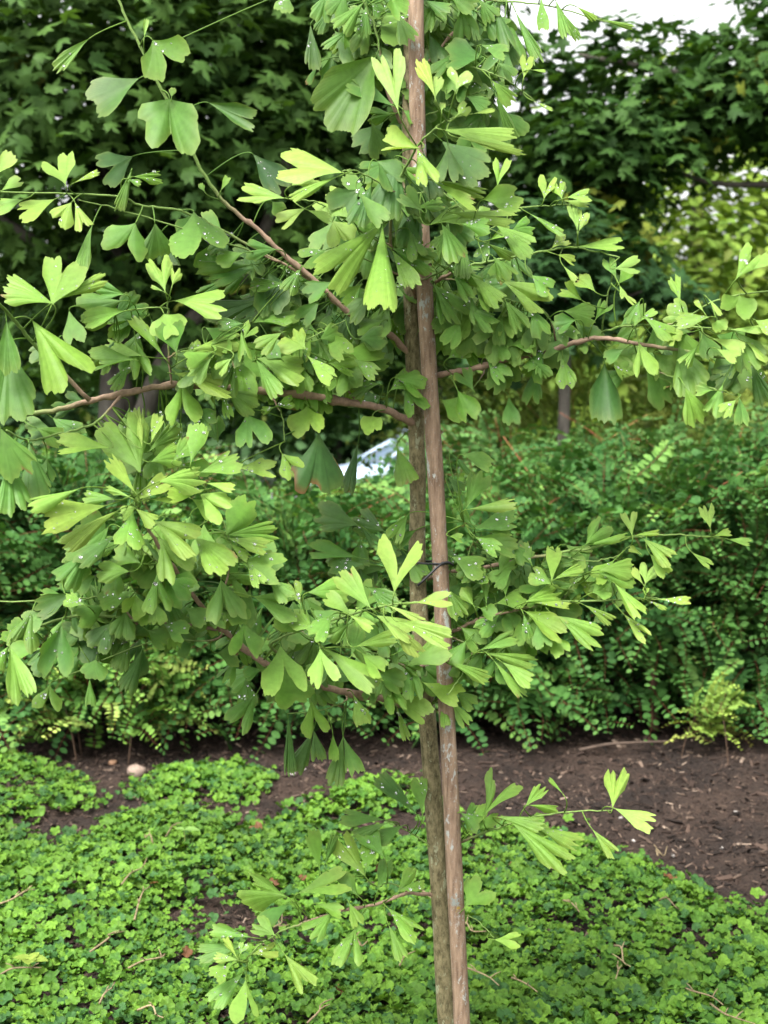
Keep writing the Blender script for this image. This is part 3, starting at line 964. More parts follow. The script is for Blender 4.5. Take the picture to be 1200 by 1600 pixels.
# branches: name -> list of (pixel path, depth offset start/end, radius start/end in mm, woody fraction)
BR = {
 'A': [([(648, 560), (600, 515), (550, 492), (490, 437), (440, 395), (400, 355), (360, 325), (320, 275), (270, 175), (225, 85), (185, 0), (160, -60)], 0, -.12, 9, 3.2, .5)],
 'B': [([(500, 445), (420, 400), (290, 332), (222, 322), (186, 307), (110, 303), (0, 300), (-60, 298)], -.02, -.22, 4.5, 2.0, .1),
       ([(440, 410), (370, 385), (270, 352), (190, 328), (122, 312)], -.05, -.2, 3, 1.8, .1)],
 'C': [([(655, 665), (600, 640), (540, 628), (480, 618), (400, 610), (330, 605), (270, 601), (210, 611), (145, 626), (80, 642), (0, 652), (-60, 660)], 0, -.30, 12, 6, .75),
       ([(140, 625), (60, 545), (20, 497), (-10, 465)], -.24, -.40, 6, 4, .1),
       ([(268, 600), (262, 540), (262, 500), (262, 470)], -.17, -.20, 3, 2, .2),
       ([(262, 500), (258, 480), (195, 486), (180, 490)], -.19, -.25, 2.2, 1.6, .1),
       ([(262, 560), (290, 545), (330, 540)], -.18, -.25, 2.2, 1.6, .1),
       ([(190, 615), (150, 660), (90, 678), (45, 688), (10, 672)], -.2, -.42, 4, 2.2, .1),
       ([(440, 612), (420, 580), (430, 545), (480, 530), (540, 500)], -.07, -.12, 3, 1.5, .2),
       ([(560, 632), (530, 590), (520, 568)], -.03, -.08, 3, 1.6, .3),
       ([(420, 612), (440, 650), (445, 690)], -.1, -.14, 2.5, 1.6, .3)],
 'D': [([(664, 1112), (600, 1092), (540, 1082), (480, 1066), (410, 1035), (350, 985), (300, 930), (275, 893), (245, 850), (215, 790), (205, 770)], 0, -.40, 12, 3, .8),
       ([(345, 985), (280, 975), (215, 970), (120, 962), (0, 1000), (-60, 1020)], -.2, -.32, 4.5, 3.6, .25),
       ([(215, 975), (170, 935), (100, 937), (-40, 941)], -.24, -.3, 3, 2, .1),
       ([(270, 890), (235, 870), (205, 840)], -.3, -.36, 2.5, 1.5, .3),
       ([(330, 965), (350, 920), (360, 850), (320, 760), (300, 730)], -.26, -.34, 3, 1.6, .3),
       ([(350, 985), (330, 1000), (230, 1005), (120, 1050), (75, 1068)], -.2, -.25, 2.5, 1.3, .2),
       ([(540, 1082), (540, 1095), (500, 1110), (450, 1115)], -.05, -.1, 3, 1.5, .3)],
 'E': [([(505, 1075), (440, 1025), (425, 1005), (470, 985), (560, 957), (610, 945), (655, 941)], -.12, -.42, 4.5, 2.2, .15),
       ([(470, 985), (500, 1008), (500, 1014)], -.25, -.33, 2, 1.5, 0)],
 'F': [([(652, 470), (640, 440), (622, 400), (610, 375), (617, 300), (640, 250), (657, 222), (690, 193), (712, 183)], 0, -.38, 6, 2.2, .35),
       ([(617, 300), (560, 268), (535, 268)], -.22, -.30, 2.2, 1.8, 0),
       ([(618, 305), (690, 302), (735, 340), (785, 368)], -.2, -.32, 2.8, 1.6, 0),
       ([(612, 385), (560, 360), (520, 330), (490, 315), (445, 310)], -.15, -.22, 3, 1.6, 0),
       ([(655, 440), (700, 418), (730, 380), (800, 340)], -.05, -.15, 3, 1.6, 0),
       ([(645, 440), (560, 400), (510, 385)], -.08, -.12, 3, 1.6, .2)],
 'G': [([(645, 230), (600, 130), (590, 60), (560, -20)], .03, 0, 5, 3, .5),
       ([(645, 130), (700, 60), (760, 0), (800, -40)], .03, .06, 5, 3, .5),
       ([(650, 130), (690, 101), (740, 106), (790, 124), (835, 157)], .02, -.06, 3.5, 1.4, .1),
       ([(760, 0), (810, 4), (860, 10), (960, 38)], .05, 0, 3, 1.6, 0),
       ([(648, 190), (690, 170), (730, 150), (760, 140)], .03, 0, 3, 1.4, 0)],
 'H': [([(655, 470), (690, 435), (740, 414), (800, 402), (860, 391), (905, 387), (968, 402)], 0, -.16, 5.5, 2.0, .2),
       ([(700, 430), (740, 360), (775, 330), (840, 323), (905, 318)], -.02, -.12, 3.5, 1.8, .1),
       ([(690, 436), (740, 440), (780, 460)], -.01, -.06, 2.5, 1.5, .1)],
 'I': [([(660, 592), (700, 583), (745, 575), (800, 560), (850, 552), (885, 540), (935, 528), (985, 535), (1050, 545), (1110, 556), (1220, 562)], 0, -.22, 9, 4, .75),
       ([(925, 530), (960, 512), (1010, 508), (1080, 511), (1200, 520)], -.1, -.25, 3.2, 2.0, 0),
       ([(1040, 510), (1080, 490), (1130, 466), (1210, 453)], -.17, -.26, 3, 2.2, 0),
       ([(938, 527), (945, 490), (955, 440), (960, 415)], -.1, -.16, 3, 1.6, 0),
       ([(870, 545), (860, 500), (840, 480), (800, 470)], -.08, -.12, 2.6, 1.5, .2),
       ([(1030, 582), (1090, 600), (1150, 618)], -.2, -.26, 2.2, 1.4, 0),
       ([(760, 572), (745, 600), (715, 625)], -.02, -.05, 2.2, 1.4, .3)],
 'J': [([(668, 905), (700, 895), (770, 884), (850, 868), (930, 855), (985, 840), (1045, 836), (1100, 838), (1150, 845)], .03, -.05, 6, 1.6, .3),
       ([(672, 1000), (710, 985), (760, 965), (830, 948), (880, 940), (960, 938), (1010, 935), (1040, 936)], .02, -.10, 6.5, 1.6, .35),
       ([(860, 866), (920, 876), (960, 870), (985, 852)], 0, -.04, 2.5, 1.5, 0),
       ([(720, 893), (740, 840), (725, 815)], .02, -.03, 2.5, 1.3, .1),
       ([(690, 990), (740, 1010), (770, 1025)], .02, -.05, 3, 1.5, .2),
       ([(760, 965), (730, 1040), (700, 1085)], 0, -.08, 3, 1.5, .3),
       ([(880, 938), (900, 905), (935, 892)], -.04, -.06, 2.2, 1.3, 0),
       ([(665, 1040), (640, 1045), (600, 1025), (560, 1015)], 0, -.18, 4, 1.6, .5)],
 'K': [([(690, 1330), (730, 1312), (770, 1296), (830, 1277), (900, 1268), (957, 1266)], .03, -.08, 5, 1.7, .15),
       ([(690, 1335), (640, 1300), (605, 1283)], .02, .02, 3, 1.6, .1),
       ([(700, 1430), (740, 1435), (772, 1465)], .02, -.04, 2.4, 1.3, .1)],
 'L': [([(690, 1400), (640, 1396), (590, 1412), (530, 1425), (480, 1440), (440, 1455), (400, 1482), (386, 1500)], .01, -.18, 5.5, 1.9, .55),
       ([(640, 1396), (610, 1380), (590, 1385), (570, 1370)], 0, -.05, 2.4, 1.4, .1)],
}

# leaves: group -> rows of apex x,y  tip x,y  width  notch*10  age*10  [stem x,y]
LV = {
'A': """140 60 90 100 28 2 5 190 42|238 62 270 110 95 6 5|225 60 228 32 11 0 8|218 122 148 162 68 2 2|265 154 265 220 112 6 4|268 152 270 138 14 0 6|325 160 397 192 42 2 2
345 298 356 277 14 2 6|450 -10 440 16 38 2 4|320 300 312 285 12 0 6|395 240 440 292 56 1 1 328 275|425 315 440 330 30 2 3|432 390 390 385 42 4 4|450 445 394 440 28 2 4
410 470 328 482 46 2 2|420 455 372 500 40 3 2|520 440 480 462 40 2 3|580 462 545 492 46 2 3|565 445 533 468 32 3 5|600 500 560 512 40 3 3|470 420 450 450 36 3 3|395 505 457 472 56 2 6|405 505 453 498 15 0 6|500 470 470 500 40 3 3""",
'B': """102 288 87 248 64 6 9 110 302|-8 274 19 244 32 0 8|2 298 32 282 24 3 7|115 286 152 268 12 0 9 111 301|86 311 32 334 42 4 7|36 312 -4 322 30 2 7|112 316 90 342 48 3 9|117 316 131 347 36 3 8
208 244 158 270 68 5 2 290 243|208 276 253 272 25 6 6|205 266 187 321 24 0 3|200 280 219 287 14 2 6|145 350 121 414 28 0 3 160 330|212 348 188 394 88 7 5|242 348 248 398 58 2 3|303 330 314 392 106 5 4
300 335 300 370 60 3 2|400 413 312 416 30 2 3|402 416 332 438 32 2 3|380 395 340 400 36 3 3|360 370 335 395 40 2 2|250 380 285 395 50 3 2|330 380 318 420 45 2 2""",
'C': """258 455 242 394 50 6 10 262 470|269 446 275 419 22 5 10 264 468|256 456 238 445 7 0 9|83 475 12 436 56 2 8 72 510|80 478 106 411 84 4 6 72 512|86 470 162 428 28 3 6
190 470 125 480 72 2 3|195 460 148 452 42 2 4|195 486 138 496 38 1 6|272 470 347 465 56 5 9|50 500 114 576 108 5 6 22 497|12 540 20 645 100 1 3 35 535|10 500 14 575 44 1 3
0 668 30 738 74 2 4|45 690 62 772 58 1 3|10 715 30 788 64 2 3|222 556 165 540 36 2 7|210 562 142 566 46 5 5|208 566 172 597 28 2 5|258 560 208 500 26 1 8 262 575|256 490 266 520 66 1 8
276 552 268 508 54 3 5|270 584 358 592 44 3 9|284 597 290 657 72 7 6|130 626 104 622 36 4 2|118 636 84 642 32 2 2|220 738 188 652 98 4 6|222 700 223 630 24 0 9|236 692 248 650 24 2 9
172 700 95 693 40 4 9|232 706 276 660 32 0 4|235 722 280 700 44 2 6|380 530 396 506 30 6 8|300 546 374 520 44 3 9|332 550 292 562 34 2 6|392 546 362 552 34 1 5|362 560 338 577 26 5 8
400 560 468 571 56 1 6|400 562 431 609 36 1 6|478 546 448 522 58 3 7|470 572 475 607 40 2 5|480 556 518 592 34 2 7|510 566 597 546 42 2 6|510 567 554 573 40 4 6|552 560 587 587 32 2 6
350 610 396 632 48 1 5|347 617 358 652 21 0 6|430 636 458 622 26 2 5|430 636 408 640 16 0 6|480 634 481 678 68 5 6|385 645 402 698 68 6 4 440 650|440 708 461 738 48 7 8|372 731 428 736 38 5 8
497 675 506 758 100 1 1|560 690 545 762 27 0 1|582 650 580 674 40 4 7 600 640|592 600 548 600 42 3 3|602 620 543 622 38 2 2|620 590 660 605 46 3 5|630 600 655 640 50 4 5|690 625 725 645 50 4 6|610 610 640 585 40 2 4
620 700 640 745 46 1 4 652 690|330 560 300 585 40 2 4|440 560 420 540 40 2 4|500 530 530 515 40 2 4|560 530 600 520 44 2 3|300 640 330 660 46 2 3|340 690 330 650 46 3 4|290 560 318 540 44 4 6|440 520 405 540 38 3 5|545 575 520 610 38 2 4""",
'D': """212 770 172 718 30 2 9|205 778 166 756 13 2 9|212 782 260 750 36 2 9|235 780 277 783 14 1 9|214 792 190 802 26 2 9|212 795 242 810 30 2 9|125 763 52 790 34 1 7|165 790 70 808 64 3 8
186 797 104 834 34 2 9|180 781 133 770 30 2 6|208 800 195 842 60 2 5|240 815 302 842 68 5 9|250 840 284 893 76 6 8|248 753 316 732 54 4 9|298 723 311 666 42 1 6|312 738 372 721 44 2 6
312 772 352 797 62 6 8|320 765 263 776 30 2 7|322 755 363 758 19 1 8|352 838 388 783 56 0 5|355 836 432 824 42 4 6|355 841 417 852 32 1 7|358 848 387 872 20 0 6|303 838 352 884 66 1 5
378 876 438 890 68 4 5|386 880 407 911 30 2 6|245 897 245 948 60 5 6|345 905 357 966 78 6 4|182 835 122 876 38 1 3|142 858 98 902 58 2 4|202 893 158 885 46 2 5|206 924 158 942 42 1 6
212 930 205 962 48 6 5|240 940 246 972 38 2 4|132 945 102 934 30 2 7|168 945 122 960 48 2 4|172 974 148 1008 52 2 3|196 955 190 992 52 3 3|116 925 60 955 44 0 2|50 955 34 1004 62 6 4
96 975 84 1054 72 5 3|166 1000 122 1016 62 2 2|15 1010 36 1084 54 4 7 25 992|15 1008 -10 1038 34 1 6|78 1070 74 1108 56 9 5|150 1030 145 1057 48 2 4|226 1008 200 1078 38 1 2|140 1060 142 1098 22 0 5
395 932 462 946 62 5 6|470 946 454 908 32 2 8|382 972 386 1024 66 8 5|375 945 372 975 44 2 5|438 1008 445 1084 88 7 6 430 1000|446 1040 461 1097 76 2 4|400 1085 368 1128 56 5 3|486 1095 496 1144 54 6 5
552 1085 571 1127 34 2 7|450 1120 455 1200 24 0 2|490 1140 464 1198 38 2 2|490 1140 500 1184 30 1 3|520 1146 523 1187 21 0 5|536 1150 524 1218 36 1 3 542 1096|536 1150 556 1207 36 2 3 541 1096
408 1045 384 1056 24 2 3|660 1065 628 1050 42 2 3|590 1062 632 1084 42 5 7|605 1085 668 1117 46 2 6|620 1105 636 1150 18 1 6|660 1066 718 1088 46 2 6|712 1080 742 1098 34 2 5|690 1095 698 1130 20 1 7|705 1095 730 1130 28 2 6
260 905 300 920 46 2 4|290 950 320 970 40 2 3|230 985 260 1005 44 2 3|150 900 118 915 44 2 4|75 960 40 975 44 2 3|40 1000 10 985 50 2 4|255 975 290 990 44 3 4|220 880 180 870 44 2 4|420 905 450 930 40 2 4|300 780 340 800 44 3 6|270 720 300 690 40 2 5""",
'E': """616 926 633 848 88 8 10 612 945|650 942 703 935 34 6 10|550 961 510 934 32 2 10|546 961 580 982 22 2 9|605 946 663 967 17 4 9|586 961 643 988 42 3 9|620 971 695 992 42 4 9|606 971 656 1012 32 3 9
480 926 540 918 52 2 6|580 951 534 898 48 1 6|500 1013 507 1070 62 7 8|506 1011 584 1068 48 4 6|555 1011 612 989 30 3 6|550 1023 560 978 38 1 5|565 1020 597 1053 42 3 6|546 975 513 992 32 3 5|490 985 460 960 40 2 6|520 960 490 990 44 2 5|470 990 440 960 46 3 6""",
'F': """622 247 600 328 74 1 2|632 275 662 320 62 1 2|536 270 442 244 68 4 8|530 275 460 300 20 1 7|446 310 376 295 40 7 10|455 290 488 268 36 3 8|546 341 503 303 62 4 8|478 325 436 347 32 4 8|480 328 514 343 19 1 8
520 345 536 373 58 5 8|510 390 472 406 42 5 5|598 348 512 428 78 4 6|598 350 592 468 66 2 6|585 325 540 274 30 1 5|590 346 553 314 42 2 6|655 232 603 223 50 4 10|652 232 669 278 46 4 10
692 203 803 214 46 4 10 690 196|710 214 816 232 14 1 9|680 153 660 86 28 2 10 696 186|680 153 684 120 22 2 10 697 186|713 140 723 113 48 6 10 699 185|622 173 604 82 62 5 10 640 225|715 180 729 163 26 2 10|738 178 771 171 9 0 9|690 174 690 158 12 1 10
675 280 758 293 22 1 8|675 282 741 323 24 2 8|650 326 692 309 26 2 5|670 352 742 324 48 3 6|700 331 797 341 30 2 7|668 381 712 364 32 2 5|618 366 620 334 23 1 10|612 388 677 404 52 4 5|612 390 646 443 37 2 5
755 312 808 316 52 1 5|777 291 785 246 34 7 7|775 352 828 387 48 2 6|760 380 802 397 20 2 8|765 375 797 363 22 3 6|690 220 752 272 74 0 1|700 225 700 278 54 1 1|560 300 600 345 40 2 4|660 330 630 300 40 3 3|690 350 720 395 46 2 4|560 380 540 410 40 3 4|640 360 660 395 40 3 4|720 350 760 345 34 2 5
660 235 680 300 40 1 2|580 290 560 340 50 2 2|650 290 700 330 50 1 2""",
'G': """568 4 533 36 48 3 4|572 9 567 50 30 2 4|580 5 597 19 26 2 4|650 22 598 33 19 2 4|550 45 507 69 17 1 4|485 38 490 104 32 1 2|497 100 481 130 13 0 2|520 10 494 44 24 2 2|588 86 522 178 114 0 3 596 50
616 166 549 130 38 3 3|613 178 579 181 36 3 4|632 92 620 58 37 2 4|630 172 646 192 24 2 5|705 58 766 96 17 1 3|752 70 790 83 30 2 4|735 20 746 60 16 1 3|770 0 796 68 32 1 3|750 0 771 27 38 2 3|660 0 702 9 28 2 4
845 -6 849 46 24 1 5|805 17 837 88 26 2 4|868 0 886 46 24 2 5|880 20 902 57 17 1 5|818 122 825 89 28 4 8|830 109 852 110 6 0 9|778 98 804 116 26 3 4|768 125 800 157 32 2 5|772 140 796 207 22 1 4|832 157 861 168 7 0 8
728 150 762 166 32 2 3|690 120 702 158 54 2 2|700 20 690 60 50 2 2|720 10 730 60 50 2 3|670 50 690 95 40 2 2|780 30 770 75 44 2 2|540 -10 520 20 50 2 3|620 20 640 60 40 2 3|610 -5 630 25 40 3 4|560 60 545 110 44 2 2
600 190 560 230 50 2 2|640 160 670 190 44 2 2|700 170 720 210 50 2 2|580 190 600 240 44 2 3|750 20 790 40 50 2 3|700 -10 740 10 44 2 4|900 10 930 25 14 1 7|940 30 985 42 12 2 8|790 60 800 100 36 1 3|510 -10 500 25 44 2 3|680 0 660 40 40 2 3|720 60 700 100 50 2 2""",
'H': """850 311 856 274 36 6 9|878 311 873 278 30 4 9|886 309 921 300 26 4 9|880 313 920 316 17 2 9|902 362 898 315 24 3 10|904 362 912 330 22 4 10|826 333 880 360 14 1 7 815 327|862 388 887 367 33 3 9|902 385 971 384 27 5 9
960 420 998 411 34 6 9|870 398 898 406 17 2 9|880 415 899 437 13 1 8|690 415 753 426 42 4 5|705 420 733 458 27 2 5|735 430 780 462 37 2 6|740 445 766 483 30 2 6|785 440 853 467 58 5 7 798 408|675 443 727 493 52 6 4|680 450 695 500 22 1 5
735 460 746 498 21 1 5|785 470 812 500 14 2 5|700 470 690 520 44 2 3|730 480 770 500 40 3 4|760 500 790 530 40 3 4|720 500 700 540 40 2 3|770 520 800 545 44 3 5|720 530 750 560 44 3 4|830 430 860 450 40 3 6|800 360 830 345 36 3 6|770 400 800 430 40 2 5""",
'I': """963 436 950 402 26 2 5|966 444 985 420 26 4 6 960 505|880 486 928 491 46 1 4|930 456 903 434 32 2 7|968 446 976 462 14 2 9|968 455 992 474 11 1 9|1063 472 1054 428 24 3 7|1150 436 1182 386 48 6 7 1130 466|1160 426 1206 400 24 2 7
1155 462 1150 492 66 7 6|1100 488 1087 469 10 0 9|1105 465 1127 487 10 0 9|1110 495 1058 500 32 2 6|1120 500 1126 517 30 2 7|995 506 1017 479 37 3 8|970 508 997 488 32 1 3|1005 495 1052 517 32 2 6|1040 511 1056 530 37 2 8
998 535 1013 581 50 6 7|1060 540 1087 598 72 1 3|945 566 950 655 62 1 1 918 532|1010 580 1043 628 58 1 3|975 545 948 562 27 1 3|1150 518 1182 573 47 2 4|1112 528 1162 547 28 2 8|1140 515 1195 515 17 2 8
1170 565 1118 592 47 1 2|1175 570 1192 624 37 1 2|1115 610 1088 608 26 2 5|1155 620 1161 658 30 2 3|1150 625 1128 642 30 2 6|1070 605 1092 654 47 2 5|1165 535 1204 549 32 2 8|1120 545 1152 560 26 2 9
830 480 850 520 40 3 4|790 470 815 505 38 3 5|760 560 790 590 40 3 4|790 570 770 610 40 2 3|880 560 885 600 40 2 4|850 540 830 575 40 3 4|900 500 870 510 36 2 3|930 500 950 470 30 2 6|715 610 735 655 46 3 5|740 610 720 580 36 3 4
795 620 800 660 34 1 4|910 470 880 450 36 2 6|1180 500 1210 515 34 2 7|1000 470 985 500 30 2 4|1090 540 1070 565 30 3 6|860 500 895 530 40 3 3|800 540 830 530 36 2 5|700 560 730 540 40 2 4|830 560 850 590 40 2 3|1130 600 1110 640 40 2 4""",
'J': """727 796 754 742 44 1 5 702 824|730 796 801 785 26 2 6|740 826 802 809 42 1 5 715 832|760 830 797 836 20 1 4|738 820 718 804 26 1 3|702 838 722 841 17 3 6|740 840 804 857 42 2 4|742 838 778 864 32 2 5|705 870 754 888 48 2 4
780 896 796 868 37 3 5|830 881 819 850 24 2 5|862 909 866 857 30 2 7|865 906 908 881 21 2 7|862 913 832 894 37 1 6|915 851 947 811 46 5 4 890 876|912 853 976 834 15 1 5|895 875 933 887 47 0 2|740 946 727 918 26 1 6
775 943 818 929 37 2 7|820 941 872 918 37 3 7|830 941 888 946 14 2 7|750 950 772 962 30 2 5|790 931 788 900 22 1 5|760 946 758 908 14 1 5|820 955 878 988 48 3 7|818 960 831 993 24 1 6|868 962 934 994 48 4 6 850 950|912 945 961 967 22 6 8
975 960 1008 993 28 7 8 958 939|750 1016 803 994 30 2 6|755 1020 833 1026 28 3 6|785 1035 828 1063 32 2 6|770 1030 818 1084 20 1 7|720 710 764 724 32 0 3|705 708 739 737 10 0 2|700 746 724 764 24 0 2|935 891 988 880 42 2 5|925 926 950 916 42 6 6
988 838 981 804 32 4 10|990 837 1027 829 11 1 8|1005 842 1047 870 38 4 7|1000 866 984 857 14 1 8|1008 913 1018 876 40 5 10|1005 913 989 889 15 1 9|935 896 992 896 42 2 5|960 911 1002 953 32 3 8|1030 937 1077 937 17 2 9|1012 938 1041 948 9 1 9
1008 931 1010 917 13 1 9|1080 862 1110 885 17 3 7 1068 838|1110 826 1104 788 30 4 9|1115 838 1141 834 15 2 9|1135 842 1171 849 15 3 8|1015 865 1042 897 30 2 6|635 1041 693 1008 52 2 5|700 1035 763 1052 26 2 6
560 871 488 862 37 1 3|570 881 518 887 32 1 3|601 891 553 878 42 2 2|560 821 498 800 60 1 2|640 870 660 900 40 2 4|600 830 560 800 50 2 2|730 905 760 900 40 2 4|700 920 720 960 40 2 4|750 880 720 900 40 2 3|800 890 770 910 40 2 4|850 900 880 930 40 3 5
780 960 750 985 40 2 4|720 980 750 1010 40 3 4|840 970 850 1010 40 2 5|730 1000 700 1030 40 2 4|880 880 850 870 36 2 4|960 875 930 905 36 2 5|800 850 830 870 36 2 4|690 1020 720 1050 40 2 4|620 1020 650 1000 40 3 4|860 990 880 1020 40 2 6|700 870 680 850 34 2 4""",
'K': """757 1274 793 1214 74 7 6|735 1300 770 1262 50 4 5|800 1290 850 1312 46 5 6|700 1300 690 1250 40 2 4|820 1262 847 1228 26 3 7|825 1258 873 1258 15 2 7|775 1276 844 1280 28 2 6|800 1286 884 1343 52 5 6|830 1290 904 1312 32 3 6|925 1295 957 1333 26 6 8 910 1270|957 1263 966 1195 46 5 9|960 1263 1018 1287 40 4 9
880 1241 859 1214 8 0 7|725 1286 748 1258 32 2 4|728 1416 757 1383 64 5 6|772 1468 811 1471 32 6 7|601 1281 537 1272 32 1 3|605 1286 552 1302 27 1 3|650 1271 594 1213 37 1 3 640 1300|660 1271 654 1218 32 1 4 650 1305|720 1270 750 1285 36 2 4|630 1290 590 1310 34 2 3""",
'L': """448 1401 375 1373 68 6 5 470 1435|465 1396 540 1374 52 6 6|500 1361 489 1300 30 1 4|507 1353 521 1300 18 0 3|572 1371 529 1308 48 5 6|571 1361 577 1322 32 2 5|555 1450 540 1503 60 7 6 580 1418|545 1410 561 1443 28 3 7|455 1410 412 1437 32 1 3|520 1425 480 1455 46 4 5|620 1395 655 1365 48 4 5|560 1400 530 1375 40 3 4|430 1462 400 1440 40 3 6|600 1340 570 1300 44 3 4
495 1412 533 1426 27 2 5|395 1465 332 1457 27 1 5|385 1475 312 1487 37 1 5|375 1501 337 1489 20 2 10|370 1496 351 1463 15 2 10|375 1491 381 1473 20 4 10|393 1491 433 1479 30 6 9|384 1530 380 1594 58 7 8 386 1500|380 1520 332 1563 42 2 5|360 1510 333 1527 37 3 5
445 1491 482 1538 44 6 8 430 1465|605 1418 653 1458 40 7 6 600 1408|607 1445 632 1493 26 3 6|590 1391 606 1342 32 2 4""",
}
ALLOWED = {'A': 'A', 'B': 'BA', 'C': 'C', 'D': 'D', 'E': 'E', 'F': 'F', 'G': 'G', 'H': 'H', 'I': 'I', 'J': 'J', 'K': 'K', 'L': 'L'}
# background fill: group, ellipse centre and radii, count, age range, depth behind
FILL = [('A', 560, 470, 110, 60, 26, 1, 4, .10), ('A', 400, 420, 90, 60, 14, 1, 3, .08), ('C', 420, 550, 150, 55, 50, 2, 5, .07), ('C', 60, 700, 60, 60, 6, 1, 3, .08), ('C', 160, 520, 90, 50, 10, 1, 4, .1),
        ('D', 260, 890, 160, 95, 62, 2, 4.6, .10), ('D', 430, 1000, 110, 70, 26, 2, 4, .10), ('D', 140, 980, 110, 50, 18, 1, 4, .1), ('E', 540, 970, 90, 60, 12, 2, 5, .25),
        ('F', 620, 330, 110, 90, 34, 1, 4, .14), ('G', 690, 40, 130, 60, 50, 1, 4, .06), ('G', 560, 40, 70, 60, 20, 1, 3, .06), ('G', 700, 170, 80, 60, 18, 1, 3, .06),
        ('H', 720, 430, 90, 70, 28, 2, 5, .06), ('I', 1060, 540, 130, 50, 20, 2, 5, .07), ('I', 830, 520, 80, 50, 20, 2, 4, .06), ('J', 770, 930, 90, 90, 46, 2, 4, .07), ('J', 600, 850, 70, 60, 12, 1, 3, .06),
        ('J', 640, 1030, 90, 50, 16, 2, 4, .05), ('J', 900, 900, 80, 50, 14, 2, 5, .05), ('C', 230, 690, 70, 60, 12, 2, 5, .1)]

AGE_X = np.array([0, .25, .5, .75, 1.0])
AGE_C = np.array([(.030, .078, .024), (.068, .164, .030), (.118, .255, .038), (.185, .325, .050), (.212, .340, .066)])


def age_col(a):
    return np.array([np.interp(a, AGE_X, AGE_C[:, k]) for k in range(3)])


UP = np.array([0, 0, 1.0])


